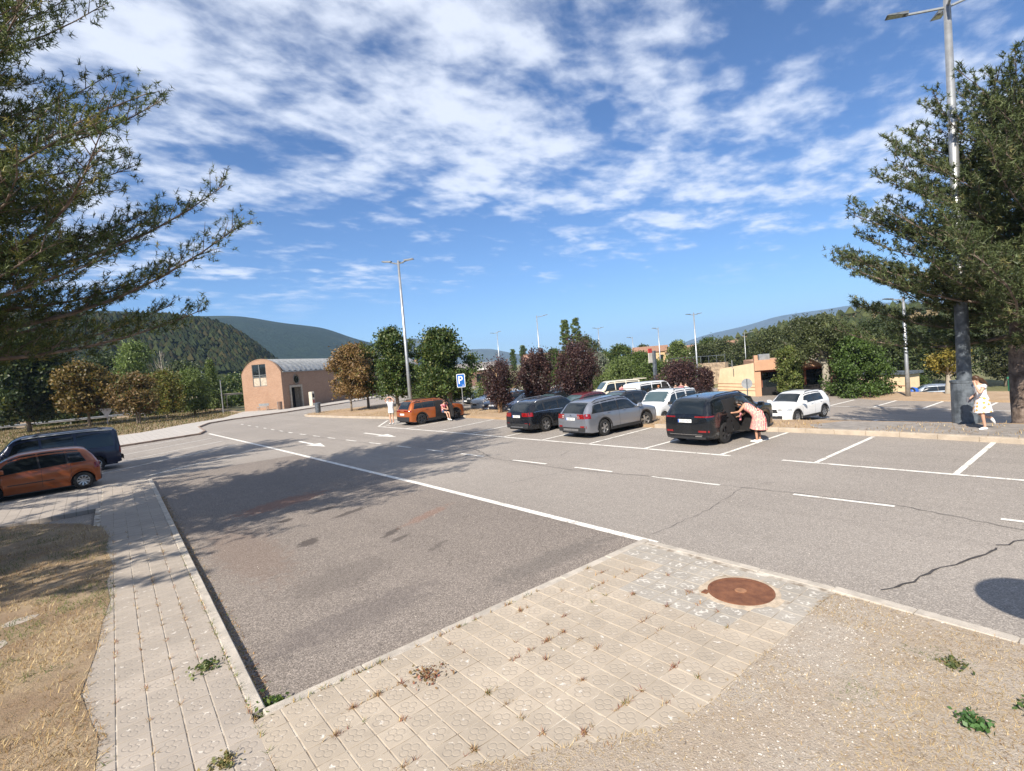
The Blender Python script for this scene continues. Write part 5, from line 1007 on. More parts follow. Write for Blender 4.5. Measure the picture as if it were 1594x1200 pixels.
# ---- lamp posts
def lamp(label, x, y, H, heads, z=None, r0=.13, spread=1.5, tilt=.25, base=False, az=0.0, hs=1.0):
    z = Tz(x, y) if z is None else z; o = empty('lamp_post', (x, y, z), az); tag(o, label, 'lamp post', 'lamp posts'); MB().tube([(0, 0, -.3), (0, 0, H * .3), (0, 0, H)], [r0, r0 * .8, r0 * .48], 12).build('pole', M_STEEL, o, True)
    if base: MB().lathe([(.0, 0), (.37, 0), (.37, 1.35), (.39, 1.37), (.39, 1.43), (.2, 1.45)], 18, 'z').build('base_sleeve', M_STEELD, o); MB().lathe([(.2, 1.4), (.18, 4.2), (r0, 4.25)], 14, 'z').build('lower_sleeve', M_STEELD, o, True)
    for k, (a, ln_, up) in enumerate(heads):
        c_, s_ = math.cos(a), math.sin(a); arm = MB(); e = (c_ * ln_, s_ * ln_, H - .25 + up * ln_); d = Vector((c_, s_, 0)); n = Vector((-s_, c_, 0)); arm.tube([(0, 0, H - .25), e], .045 * hs, 6); arm.build('arm', M_STEEL, o)
        hd = MB(); q = Vector(e); w, l = .17 * hs, .62 * hs; up_ = Vector((0, 0, 1)); f_ = (d + up_ * tilt * .6).normalized(); t_ = n.cross(f_) * -1
        hd.add([q + f_ * a_ * l + n * b_ * w + t_ * c__ for a_, b_, c__ in ((-.1, -.7, 0), (1, -1, 0), (1, 1, 0), (-.1, .7, 0), (-.1, -.6, .11 * hs), (.9, -.8, .06 * hs), (.9, .8, .06 * hs), (-.1, .6, .11 * hs))], [(0, 1, 2, 3), (4, 7, 6, 5), (0, 4, 5, 1), (1, 5, 6, 2), (2, 6, 7, 3), (3, 7, 4, 0)]); hh = hd.build('lamp_head', M_STEELD, o)
        hd = MB(); hd.add([q + f_ * a_ * l + n * b_ * w - t_ * .006 for a_, b_ in ((.15, -.7), (.9, -.8), (.9, .8), (.15, .7))], [(0, 1, 2, 3)]); hd.build('lens', M_CLEARL, hh)
    return o
lamp('tallest lamp post with a dark base sleeve beside the right pine', 22.6, 3.95, 13.8, [(R(118), 1.1, .1), (R(-62), 1.1, .22), (R(28), .5, .2), (R(-150), .5, .5)], .12, .2, base=True, hs=.9)
lamp('lamp post with three floodlights behind the orange SUV', 18.2, 34.2, 11.3, [(R(130), .6, .3), (R(-40), .5, .35), (R(45), .15, .6)], .12, .16, hs=1.05)
lamp('lamp post with one arm above the plum trees', 54.0, 59.1, 10.4, [(R(-45), 1.1, .12)], None, .13, hs=1.0); lamp('far lamp post right of the tall green trees', 73.8, 94.6, 11, [(R(135), .9, -.05), (R(-45), .3, .6)], 0, .13, hs=1.2)
lamp('far lamp post right of the twin poplars', 71.6, 62.4, 8.6, [(R(135), .5, .3), (R(-45), .5, .3)], 0, .11, hs=.9); lamp('faint thin lamp post beyond the cream van', 95, 73, 7.2, [(R(135), .5, .2)], 0, .1, hs=1.3); lamp('thin lamp post left of the dark banner post', 69.8, 48.6, 7.6, [(R(135), .4, .3)], None, .12); lamp('lamp post right of the wide purple plum', 51.3, 31.1, 8.5, [(R(135), .4, .15), (R(-45), .4, .15)], None, .12, hs=.8); lamp('thin lamp post in front of the dry hill', 80.5, 40.3, 6.6, [(R(-50), .7, .1)], None, .09); lamp('bare lamp post left of the silver blue hatchback', 47.2, 11.5, 7.5, [(R(135), .8, .1)], None, .17)
# dark banner post
o = empty('banner_post', (44.8, 31.9, Tz(44.8, 31.9))); tag(o, 'dark post with a red and white flag behind the white van', 'post'); MB().box(-.14, .14, -.14, .14, -.2, 4.6).build('post', M_STEELD, o); MB().box(-.75, -.15, .1, .16, 3.4, 4.4).build('flag', M_WW, o); MB().box(-.75, -.15, .098, .162, 4.4, 4.85).build('flag_band', mat('flag_red', (.5, .05, .04), .7, .1), o)
# ---- signs
def roundrect(w, h, r_, n=5):
    q = []
    for cx_, cy_, a0 in ((w / 2 - r_, h / 2 - r_, 0), (-w / 2 + r_, h / 2 - r_, 90), (-w / 2 + r_, -h / 2 + r_, 180), (w / 2 - r_, -h / 2 + r_, 270)): q += [(cx_ + r_ * math.cos(R(a0 + 90 * k / n)), cy_ + r_ * math.sin(R(a0 + 90 * k / n))) for k in range(n + 1)]
    return q
M_SB = mat('sign_blue', (.012, .1, .36), .35, .08); M_SW = mat('sign_white', (.8, .8, .8), .4, .05)
sg_ = empty('parking_sign', (19.95, 30.0, .12), R(-57)); tag(sg_, 'blue parking sign with a white letter on a thin post', 'sign')
MB().cyl((0, 0, -.2), (0, 0, 2.75), .032).build('post', M_STEEL, sg_)
def plate_(name, w, h, r_, y0, y1, m, z): mb = MB().xprism(roundrect(w, h, r_), y0, y1); mb.v = [(q[1], q[0], q[2] + z) for q in mb.v]; mb.f = [f[::-1] for f in mb.f]; return mb.build(name, m, sg_)
plate_('white_border', .62, .92, .07, -.055, -.035, M_SW, 2.35); plate_('blue_panel', .55, .85, .05, -.06, -.0555, M_SB, 2.35); text('P', .78, M_SW, sg_, (-.03, -.063, 2.36), (R(90), 0, 0), 'letter', .002, .95); text('24h', .1, M_SW, sg_, (.15, -.063, 2.02), (R(90), 0, 0), 'small_lettering')
o = empty('round_sign', (31.3, 15.7, Tz(31.3, 15.7)), R(-62)); tag(o, 'grey back of a round sign on a post in front of the yellow kiosk', 'sign'); MB().cyl((0, 0, -.2), (0, 0, 2.2), .03).build('post', M_STEELD, o); MB().lathe([(0, .03), (.31, .03), (.31, .05), (0, .05)], 24).build('disc', M_STEEL, o, loc=(0, 0, 1.9)); MB().box(-.03, .03, -.035, .028, 1.55, 2.2).build('bracket', M_STEELD, o)
o = empty('triangle_sign', (1.6, 76, .1), R(-5)); tag(o, 'pale back of a triangular sign in front of the orange tree', 'sign'); MB().cyl((0, .1, -.2), (0, .1, 1.9), .04).build('post', M_STEEL, o); mb = MB().xprism([(-.65, 1.95), (.65, 1.95), (0, .85)], -.02, .02); mb.v = [(q[1], q[0], q[2]) for q in mb.v]; mb.build('panel', mat('sign_back', (.55, .55, .55), .4, .1, metal=.4), o)
o = empty('give_way_sign', T3(60.5, 4.2), R(-75)); tag(o, 'pale triangular sign left of the right pine trunk', 'sign'); MB().cyl((0, .06, -.2), (0, .06, 3.3), .04).build('post', M_STEEL, o); mb = MB().xprism([(-.5, 3.4), (.5, 3.4), (0, 2.5)], -.02, .02); mb.v = [(q[1], q[0], q[2]) for q in mb.v]; mb.build('panel', M_SW, o)
# unseen disc on a post, added outside the frame to cast the round shadow
o = empty('shadow_disc', (4.95, -.55, .12), R(-65)); tag(o, 'disc on a post added out of view to cast the round shadow at the right edge', 'mirror'); MB().cyl((0, 0, -.2), (0, 0, 3.0), .045).build('post', M_STEEL, o); MB().lathe([(0, -.02), (.5, -.02), (.52, .03), (.5, .06), (0, .1)], 28).build('disc', M_STEELD, o, loc=(0, .08, 2.9))
# guardrail at far left
gr = empty('guardrail', (-7, 90, .1), R(-2)); tag(gr, 'steel guardrail behind the trees at far left', 'guardrail'); mb = MB(); mb.grid([[(x, -.05, .75), (x, -.1, .68), (x, -.02, .6), (x, -.1, .52), (x, -.05, .45)] for x in (14, -16)]); mb.build('rail_beam', M_STEEL, gr)
for k in range(8): MB().box(-15 + k * 4, -14.85 + k * 4, 0, .1, -.2, .8).build('post', M_STEEL, gr)
# street bits on the right
o = empty('recycling_bin', T3(58.6, 13.9), 0); tag(o, 'round blue recycling bin right of the ochre building', 'bin'); MB().lathe([(0, 0), (.4, 0), (.45, .7), (.36, .95), (0, 1.05)], 16, 'z').build('drum', mat('bin_blue', (.02, .1, .42), .4, .1), o, True); MB().lathe([(.3, .0), (.16, .05)], 10, 'y').build('opening', M_DARK, o, loc=(-.38, 0, .75), rotz=R(90))
o = empty('waste_container', T3(56, 6.4), R(80)); tag(o, 'green waste container left of the walking person', 'bin'); MB().cham(-.7, .7, -.45, .45, .12, 1.35, .08).build('body', mat('bin_green', (.02, .16, .09), .5, .15), o); MB().cham(-.74, .74, -.5, .5, 1.35, 1.5, .06).build('lid', mat('bin_green', None), o)
for a in (-.5, .5):
    for b_ in (-.3, .3): MB().lathe([(0, .03), (.08, .03), (.08, -.03), (0, -.03)], 10).build('wheel', M_TYRE, o, loc=(a, b_, .08))
# bollards and posts along the hall
for k, (x, y) in enumerate(((30.5, 64.5), (33, 66.3), (35.6, 68.2))):
    o = MB().lathe([(0, 0), (.08, 0), (.08, .85), (.05, .9), (0, .9)], 10, 'z').build('bollard', M_STONE, loc=(x, y, .1)); tag(o, ('pale bollard nearest the parched brown tree', 'middle pale bollard along the brick hall', 'pale bollard furthest along the brick hall')[k], 'bollard', 'bollards along the hall')
for k, (x, y, h_) in enumerate(((13.6, 90, 6.0), (13.2, 74.5, 4.2))):
    o = empty('utility_post', (x, y, .1)); tag(o, ('tall thin post left of the brick hall gable', 'short thin post at the corner of the far pavement')[k], 'post'); MB().tube([(0, 0, -.2), (0, 0, h_)], [.07, .05], 8).build('shaft', M_STEEL, o); MB().box(-.12, .12, -.05, .05, h_ - .1, h_ + .05).build('cap', M_STEELD, o)
# fence behind the lower road at right
fn = empty('fence', T3(72, 9), R(84)); tag(fn, 'low post and rail fence behind the walking person', 'fence')
for k in range(9): MB().box(-10 + k * 2.4, -9.9 + k * 2.4, -.05, .05, -.2, 1.2).build('post', M_STONE, fn)
for zq in (.55, 1.05): MB().box(-10, 9.4, -.07, -.05, zq, zq + .1).build('rail', M_STONE, fn)
# manhole
mh = MB(); mh.lathe([(0, .012), (.07, .012), (.075, .006), (.37, .006), (.375, .012), (.405, .012), (.41, -.01)], 40, 'z')
m, t, p = newmat('rusty_iron'); b = NB(t); co = coords(t); f = b.noise(co, 6, 6, .65); t.links.new(b.mix(b.ramp(f, .3, .7), (.12, .045, .022), (.22, .09, .042)), p.inputs['Base Color']); p.inputs['Roughness'].default_value = .85; p.inputs['Metallic'].default_value = .1; t.links.new(b.bump(b.noise(co, 60, 3, .7), .6, .01), p.inputs['Normal'])
mho = mh.build('manhole_cover', m, loc=(MHX, MHY, .121)); tag(mho, 'rusty round manhole cover set in the tiled pavement', 'manhole cover'); sharp(mho, 30)
mb = MB(); mb.lathe([(0, .016), (.055, .02), (.075, .012)], 24, 'z'); mb.build('centre_boss', mat('worn_rust', (.27, .13, .065), .8, .2, 12), mho); MB().cham(-.05, .05, -.04, .04, -.01, .014, .005).build('lifting_lug', m, mho, loc=(-.3, .32, 0))
MB().lathe([(.40, .004), (.45, .002), (.52, -.006)], 40, 'z').build('mortar_ring', mat('pale_mortar', (.42, .34, .25), .95, .25, 8, .5, 40), mho)
# ================================================================== PEOPLE
def skinmat(name, col): return mat(name, col, .55, .1, 9)
M_SK1 = skinmat('skin_tan', (.45, .24, .15)); M_SK2 = skinmat('skin_light', (.55, .32, .22)); M_HAIRB = mat('brown_hair', (.07, .035, .018), .45, .4, 30); M_HAIRD = mat('dark_hair', (.02, .014, .01), .5, .3, 30)
M_CW = mat('white_cloth', (.72, .71, .69), .85, .08, 10); M_CB = mat('black_cloth', (.015, .015, .018), .85, .2); M_CD = mat('denim', (.05, .07, .12), .9, .2, 20); M_CP = mat('pink_cloth', (.6, .22, .24), .85, .25, 12); M_CS = mat('pale_blue_cloth', (.5, .55, .62), .85, .1)
def pattern(name, a, b_, c_, sc, kind='zig'):
    m, t, p = newmat(name); b = NB(t); co = coords(t)
    if kind == 'zig':
        ch = b.n('ShaderNodeTexVoronoi', {'Vector': co, 'Scale': sc}, feature='F1', distance='MANHATTAN'); f = b.ramp(ch.outputs['Distance'], .38, .5); col = b.mix(f, a, b_); wv_ = b.n('ShaderNodeTexWave', {'Vector': co, 'Scale': sc * .55, 'Distortion': 3.0}); col = b.mix(b.ramp(wv_.outputs['Fac'], .7, .85, 0, .8), col, c_)
    else:
        ch = b.n('ShaderNodeTexVoronoi', {'Vector': co, 'Scale': sc}); col = b.mix(b.ramp(ch.outputs['Distance'], .42, .3), a, b_); n2 = b.n('ShaderNodeTexVoronoi', {'Vector': co, 'Scale': sc * 1.7}); col = b.mix(b.ramp(n2.outputs['Distance'], .25, .15), col, c_)
    t.links.new(col, p.inputs['Base Color']); p.inputs['Roughness'].default_value = .85; MATS[name] = m; return m
M_DRESS = pattern('pink_yellow_print', (.72, .5, .3), (.62, .16, .17), (.75, .66, .5), 13); M_FLORAL = pattern('white_floral_print', (.74, .73, .72), (.62, .32, .08), (.25, .2, .42), 9, 'fl'); M_REDP = pattern('red_white_print', (.55, .08, .1), (.7, .68, .66), (.1, .1, .2), 14, 'fl')
JR = dict(pelvis=.125, spine=.105, chest=.125, neck=.05, headb=.072, headt=.088, shL=.058, elL=.04, wrL=.027, haL=.034, shR=.058, elR=.04, wrR=.027, haR=.034, hipL=.088, knL=.054, anL=.036, toL=.034, hipR=.088, knR=.054, anR=.036, toR=.034)
BASE = dict(pelvis=(0, 0, .92), spine=(0, 0, 1.12), chest=(0, 0, 1.32), neck=(.01, 0, 1.47), headb=(.025, 0, 1.54), headt=(.02, 0, 1.65),
    shL=(0, .17, 1.38), elL=(-.03, .23, 1.12), wrL=(.05, .25, .9), haL=(.07, .25, .81), shR=(0, -.17, 1.38), elR=(-.03, -.23, 1.12), wrR=(.05, -.25, .9), haR=(.07, -.25, .81),
    hipL=(0, .09, .87), knL=(.02, .1, .48), anL=(-.01, .1, .08), toL=(.13, .11, .035), hipR=(0, -.09, .87), knR=(.02, -.1, .48), anR=(-.01, -.1, .08), toR=(.13, -.11, .035))
EDG = [('pelvis', 'spine'), ('spine', 'chest'), ('chest', 'neck'), ('neck', 'headb'), ('headb', 'headt')] + [e for s_ in 'LR' for e in ((f'chest', f'sh{s_}'), (f'sh{s_}', f'el{s_}'), (f'el{s_}', f'wr{s_}'), (f'wr{s_}', f'ha{s_}'), ('pelvis', f'hip{s_}'), (f'hip{s_}', f'kn{s_}'), (f'kn{s_}', f'an{s_}'), (f'an{s_}', f'to{s_}'))]
def elloft(path, rads, name, m, parent, lat=(0, 1, 0), n=18, wave=0.0):
    G_ = []; L_ = Vector(lat)
    for i, c_ in enumerate(path):
        c_ = Vector(c_); d = (Vector(path[min(i + 1, len(path) - 1)]) - Vector(path[max(i - 1, 0)])).normalized(); v = (L_ - d * L_.dot(d)).normalized(); u = v.cross(d)
        G_.append([tuple(c_ + u * rads[i][0] * math.cos(a) * (1 + wave * i / len(path) * math.sin(5 * a)) + v * rads[i][1] * math.sin(a) * (1 + wave * i / len(path) * math.sin(6 * a + 1))) for a in np.linspace(0, 2 * math.pi, n + 1)])
    return MB().grid(G_).build(name, m, parent, True)
def person(label, loc, rotz, pose=None, skin=None, scale=1.0, group=None, face=True, build=1.0):
    J = dict(BASE); J.update(pose or {}); root = empty('person', loc, rotz); root.scale = (scale,) * 3; tag(root, label, 'person', group)
    names = list(J); V = [J[n] for n in names]; rad = [JR[n] * build for n in names]; E = [(names.index(a), names.index(b_)) for a, b_ in EDG]
    for s_ in 'LR':
        h_ = Vector(J['ha' + s_]); d = (h_ - Vector(J['wr' + s_])).normalized(); sd = d.cross(Vector((1, 0, .2))).normalized(); dn = d.cross(sd)
        hi = names.index('ha' + s_)
        for k, (o_, ln_) in enumerate(((-.026, .07), (-.009, .082), (.009, .076), (.025, .06))):
            V.append(tuple(h_ + d * (.035 + ln_ * .45) + sd * o_)); rad.append(.009); E.append((hi, len(V) - 1)); V.append(tuple(h_ + d * (.03 + ln_ * .85) + sd * o_ + dn * .022)); rad.append(.0075); E.append((len(V) - 2, len(V) - 1))
        V.append(tuple(h_ + d * .01 - sd * .05 + dn * .012)); rad.append(.01); E.append((hi, len(V) - 1)); V.append(tuple(h_ + d * .045 - sd * .06 + dn * .02)); rad.append(.0085); E.append((len(V) - 2, len(V) - 1))
    me = bpy.data.meshes.new('body'); me.from_pydata(V, E, []); o = bpy.data.objects.new('body', me); COL.objects.link(o); o.parent = root; me.materials.append(skin or M_SK1)
    sk = o.modifiers.new('Skin', 'SKIN'); sk.use_smooth_shade = True
    for i, sv in enumerate(me.skin_vertices[0].data): sv.radius = (rad[i], rad[i]); sv.use_root = (i == 0)
    o.modifiers.new('Subsurf', 'SUBSURF').render_levels = 2; o.modifiers['Subsurf'].levels = 1
    root['_j'] = 0; del root['_j']
    hb, ht = Vector(J['headb']), Vector(J['headt']); up = (ht - hb).normalized(); fw = (Vector((1, 0, 0)) - up * up.x).normalized(); sd = up.cross(fw); mid = hb + (ht - hb) * .55
    if face:
        for s_ in (-1, 1): MB().lathe([(0, .012), (.012, .004), (0, -.004)], 8).build('eye', M_INK, root, loc=mid + fw * .083 + sd * .032 * s_ + up * .01); MB().lathe([(0, .012), (.022, .004), (.018, -.012), (0, -.014)], 8).build('ear', skin or M_SK1, root, loc=mid + sd * .088 * s_)
        MB().add([mid + fw * .082 + up * .01, mid + fw * .115 - up * .03, mid + fw * .085 - up * .035 + sd * .014, mid + fw * .085 - up * .035 - sd * .014], [(0, 2, 1), (0, 1, 3), (1, 2, 3)]).build('nose', skin or M_SK1, root); MB().add([mid + fw * .088 - up * .055 + sd * .022, mid + fw * .094 - up * .05, mid + fw * .088 - up * .055 - sd * .022, mid + fw * .09 - up * .062], [(0, 1, 2, 3)]).build('mouth', mat('lips', (.35, .1, .09), .5, .1), root)
    return root, J, (mid, up, fw, sd)
def hair(root, hd, m, back=.0, long=None, n=10):
    mid, up, fw, sd = hd; G_ = []
    for i in range(8):
        th = math.pi * .62 * i / 7
        G_.append([tuple(mid - fw * .012 + (up * math.cos(th) + (fw * math.cos(a) * (.86 if math.cos(a) > 0 else 1.05) + sd * math.sin(a)) * math.sin(th)) * .108 + up * .03 - (fw * .02 if math.cos(a) > .4 and th > 1.1 else fw * 0) ) for a in np.linspace(0, 2 * math.pi, 15)])
    MB().grid(G_[::-1]).build('hair', m, root, True)
    if long: elloft(long, [(.05, .1), (.06, .12), (.055, .11), (.03, .07), (.01, .02)][:len(long)], 'long_hair', m, root, tuple(sd))
def legcloth(root, J, m, to=.5, r0=.1, r1=.075, name='trousers'):
    for s_ in 'LR':
        h_, k_, a_ = [Vector(J[q + s_]) for q in ('hip', 'kn', 'an')]; pts = [h_ + Vector((0, 0, .05)), h_.lerp(k_, .5), k_] + ([k_.lerp(a_, .5), a_] if to > .6 else []); pts = pts if to >= .5 else [pts[0], h_.lerp(k_, .3), h_.lerp(k_, .62)]
        rr = list(np.linspace(r0, r1, len(pts))); elloft([tuple(q) for q in pts], [(v, v) for v in rr], name, m, root)
    p_ = Vector(J['pelvis']); s_ = Vector(J['spine']); elloft([tuple(p_ + (p_ - s_) * .35), tuple(p_), tuple(p_.lerp(s_, .5))], [(.11, .15), (.14, .18), (.13, .165)], name, m, root)
def shirt(root, J, m, sleeve=.5, hem=.3, fat=1.0):
    p_, s_, c_, n_ = [Vector(J[q]) for q in ('pelvis', 'spine', 'chest', 'neck')]; elloft([tuple(p_ + (p_ - s_) * hem), tuple(p_), tuple(s_), tuple(c_), tuple(c_.lerp(n_, .45)), tuple(c_.lerp(n_, .85))], [(.15 * fat, .2 * fat), (.145 * fat, .185 * fat), (.13 * fat, .17 * fat), (.14 * fat, .2 * fat), (.115, .17), (.065, .08)], 'shirt', m, root)
    for q in 'LR':
        a_, e_ = Vector(J['sh' + q]), Vector(J['el' + q]); elloft([tuple(a_ + (Vector(J['chest']) - a_) * .25), tuple(a_), tuple(a_.lerp(e_, sleeve))], [(.075, .075), (.078, .078), (.07, .07)], 'sleeve', m, root)
def shoes(root, J, m):
    for q in 'LR':
        a_, t_ = Vector(J['an' + q]), Vector(J['to' + q]); d = (t_ - a_); d.z = 0 if abs(d.z) < .12 else d.z; d.normalize(); a2 = a_ - Vector((0, 0, .02)); elloft([tuple(a2 - d * .07 - Vector((0, 0, .015))), tuple(a2 - d * .03 - Vector((0, 0, .02))), tuple(a2.lerp(t_, .5)), tuple(t_), tuple(t_ + d * .07)], [(.02, .025), (.045, .042), (.045, .045), (.036, .045), (.012, .02)], 'shoe', m, root)
# woman leaning into the black SUV
bent = dict(pelvis=(-.05, 0, .93), spine=(.1, 0, 1.07), chest=(.28, 0, 1.18), neck=(.41, 0, 1.25), headb=(.48, 0, 1.25), headt=(.585, 0, 1.28), shL=(.3, .16, 1.22), elL=(.46, .2, 1.02), wrL=(.68, .14, .98), haL=(.77, .12, .98), shR=(.3, -.16, 1.22), elR=(.34, -.24, .98), wrR=(.52, -.2, .84), haR=(.6, -.18, .82), hipL=(-.06, .09, .88), hipR=(-.06, -.09, .88), knL=(0, .09, .48), knR=(-.03, -.1, .48), anL=(-.02, .09, .08), anR=(-.06, -.1, .08), toL=(.12, .1, .035), toR=(.08, -.11, .035))
r_, J, hd = person('person in a pink and yellow print dress leaning into the black SUV', (17.42, 8.5, 0), R(100), bent, M_SK1, 1.03)
elloft([(.36, 0, 1.215), (.27, 0, 1.17), (.1, 0, 1.06), (-.05, 0, .93), (-.09, 0, .75), (-.08, 0, .56), (-.07, 0, .44)], [(.1, .13), (.14, .2), (.15, .18), (.19, .21), (.22, .23), (.25, .255), (.27, .275)], 'dress', M_DRESS, r_, wave=.05)
hair(r_, hd, M_HAIRD, long=[hd[0] - hd[2] * .05, hd[0] - hd[2] * .08 - hd[1] * .1, hd[0] - hd[2] * .04 - hd[1] * .16]); shoes(r_, J, M_CW)
o = MB().cham(-.1, .1, -.03, .03, -.14, .12, .02).build('cloth_bag', M_CP); o.location = (17.5, 9.08, .86); o.rotation_euler = (0.1, .1, R(30)); tag(o, 'pink cloth bag held by the person in the print dress', 'bag')
# woman hurrying past the right pine
run = dict(pelvis=(0, 0, .9), spine=(.03, 0, 1.1), chest=(.07, 0, 1.29), neck=(.13, 0, 1.43), headb=(.17, 0, 1.49), headt=(.2, 0, 1.59), shL=(.08, .16, 1.35), elL=(.26, .2, 1.14), wrL=(.3, .12, 1.36), haL=(.29, .08, 1.44), shR=(.06, -.17, 1.35), elR=(-.04, -.22, 1.1), wrR=(.2, -.12, 1.02), haR=(.28, -.08, 1.0), hipL=(0, .09, .86), knL=(.1, .09, .48), anL=(.02, .08, .08), toL=(.16, .08, .035), hipR=(0, -.09, .86), knR=(.02, -.09, .46), anR=(-.36, -.08, .32), toR=(-.42, -.08, .19))
r_, J, hd = person('person in white top and floral skirt hurrying past the right pine', (21.15, 3.3, .13), R(143), run, M_SK2, 1.0)
shirt(r_, J, M_CW, .25, .05, .92); elloft([(.02, 0, 1.06), (0, 0, .95), (.0, 0, .82), (.0, 0, .68), (-.01, 0, .55)], [(.12, .155), (.15, .185), (.18, .2), (.22, .22), (.25, .24)], 'floral_skirt', M_FLORAL, r_, wave=.09); shoes(r_, J, M_CW)
hair(r_, hd, M_HAIRB, long=[hd[0] - hd[2] * .04 + hd[1] * .03, hd[0] - hd[2] * .13 - hd[1] * .03, hd[0] - hd[2] * .2 - hd[1] * .15, hd[0] - hd[2] * .26 - hd[1] * .27, hd[0] - hd[2] * .3 - hd[1] * .33])
MB().tube([(.1, .13, 1.4), (.17, .02, 1.2), (.12, -.17, .98)], .012, 5).build('bag_strap', mat('tan_strap', (.3, .19, .12), .7, .1), r_); o = MB().cham(-.1, .1, -.035, .035, -.09, .07, .02).build('shoulder_bag', mat('grey_bag', (.14, .14, .16), .7, .2), r_, loc=(.18, -.22, .93))
# man with raised arms behind the orange crossover
up_ = dict(shL=(0, .18, 1.4), elL=(.1, .33, 1.56), wrL=(.12, .14, 1.72), haL=(.12, .07, 1.74), shR=(0, -.18, 1.4), elR=(.1, -.33, 1.56), wrR=(.12, -.14, 1.72), haR=(.12, -.07, 1.74))
r_, J, hd = person('person in a long white shirt with both arms raised behind the orange crossover', (15.4, 31.75, .01), R(215), up_, M_SK2, 1.02); shirt(r_, J, M_CW, .45, .9, 1.02); hair(r_, hd, M_HAIRD); shoes(r_, J, M_CW); legcloth(r_, J, mat('beige_shorts', (.42, .34, .25), .85, .1), .4)
# passenger sitting sideways in the open door
sit = dict(pelvis=(0, 0, .62), spine=(.02, 0, .8), chest=(.08, 0, 1.0), neck=(.13, 0, 1.13), headb=(.17, 0, 1.19), headt=(.2, 0, 1.29), shL=(.08, .16, 1.06), elL=(.2, .2, .86), wrL=(.36, .1, .8), haL=(.43, .06, .78), shR=(.08, -.16, 1.06), elR=(.2, -.2, .86), wrR=(.36, -.1, .8), haR=(.43, -.06, .78), hipL=(.06, .09, .6), knL=(.42, .12, .56), anL=(.5, .1, .14), toL=(.62, .1, .07), hipR=(.06, -.09, .6), knR=(.42, -.1, .58), anR=(.56, -.08, .2), toR=(.66, -.08, .12))
r_, J, hd = person('passenger in red and white print sitting sideways in the open crossover door', (17.72, 29.0, 0.0), R(-85), sit, M_SK2, 1.0); shirt(r_, J, M_REDP, .5, .1, .95); legcloth(r_, J, M_CD, .4); hair(r_, hd, M_HAIRB); shoes(r_, J, M_CW)
# group at the vans
def bystander(label, x, y, rot, top, low, skin=None, hr=None, sc=1.0, pose=None, long_=False):
    r_, J, hd = person(label, (x, y, Tz(x, y) + .01), R(rot), pose, skin or M_SK2, sc, 'people at the vans', False)
    if top: shirt(r_, J, top, .4, .15)
    legcloth(r_, J, low, .9 if long_ else .4); hair(r_, hd, hr or M_HAIRD); shoes(r_, J, M_CB)
armf = dict(elL=(.12, .2, 1.16), wrL=(.3, .14, 1.22), haL=(.38, .12, 1.24)); armc = dict(elL=(.05, .22, 1.12), wrL=(.22, .05, 1.08), haL=(.28, 0, 1.08), elR=(.05, -.22, 1.12), wrR=(.22, -.05, 1.1), haR=(.28, 0, 1.1))
bystander('shirtless person in black shorts in front of the white van', 36.9, 24.4, 80, None, M_CB, M_SK2, None, 1.04, armf); bystander('person in white top and dark trousers right of the shirtless person', 38.2, 24.3, 170, M_CW, M_CD, None, M_HAIRB, 1.0, armc, True); bystander('person in pink top at the far right of the van group', 38.9, 25.2, 200, M_CP, M_CP, None, M_HAIRB, 1.0)
bystander('person in pale blue top and trousers left of the shirtless person', 35.7, 25.2, 60, M_CS, M_CS, None, mat('red_hair', (.3, .1, .03), .5, .3, 30), .98, armf, True); bystander('person in pink print top beside the cream camper van', 36.9, 29.9, 40, M_CP, M_CD, None, None, .98, armc, True); bystander('person in brown top right of the pink top at the camper van', 38.4, 29.7, 170, mat('brown_cloth', (.2, .09, .07), .85, .1), M_CD, None, None, .98, None, True)
# ================================================================== GROUND COVER
M_STRAW = foliage('straw', .8, .15, .2)
def inside(poly, X, Y):
    c_ = np.zeros(len(X), bool); n = len(poly)
    for i in range(n):
        (x0, y0), (x1, y1) = poly[i], poly[(i + 1) % n]; cr_ = ((y0 > Y) != (y1 > Y)) & (X < (x1 - x0) * (Y - y0) / ((y1 - y0) if y1 != y0 else 1e-9) + x0); c_ ^= cr_
    return c_
def blades(name, pts, h, w, lay, cols, cidx, label, cat, m=None):
    n = len(pts); a = rng.uniform(0, 6.283, n); L_ = h * rng.uniform(.5, 1.3, n); up = rng.uniform(lay[0], lay[1], n); d = np.stack([np.cos(a) * (1 - up), np.sin(a) * (1 - up), up], 1); d = unit(d); sd = np.stack([-np.sin(a), np.cos(a), np.zeros(n)], 1) * w * .5 * rng.uniform(.6, 1.4, (n, 1))
    V = np.stack([pts - sd, pts + sd, pts + d * L_[:, None]], 1); C = np.array(cols)[cidx] * rng.uniform(.65, 1.25, (n, 1)); o = tris(name, V, C, m or M_STRAW); tag(o, label, cat, kind='stuff'); return o
def nz(x, y, f, s): return fbm(x * f, y * f, s, 3)
ST = [(.47, .34, .17), (.38, .255, .115), (.56, .44, .25), (.09, .13, .035), (.26, .16, .08), (.15, .17, .05)]
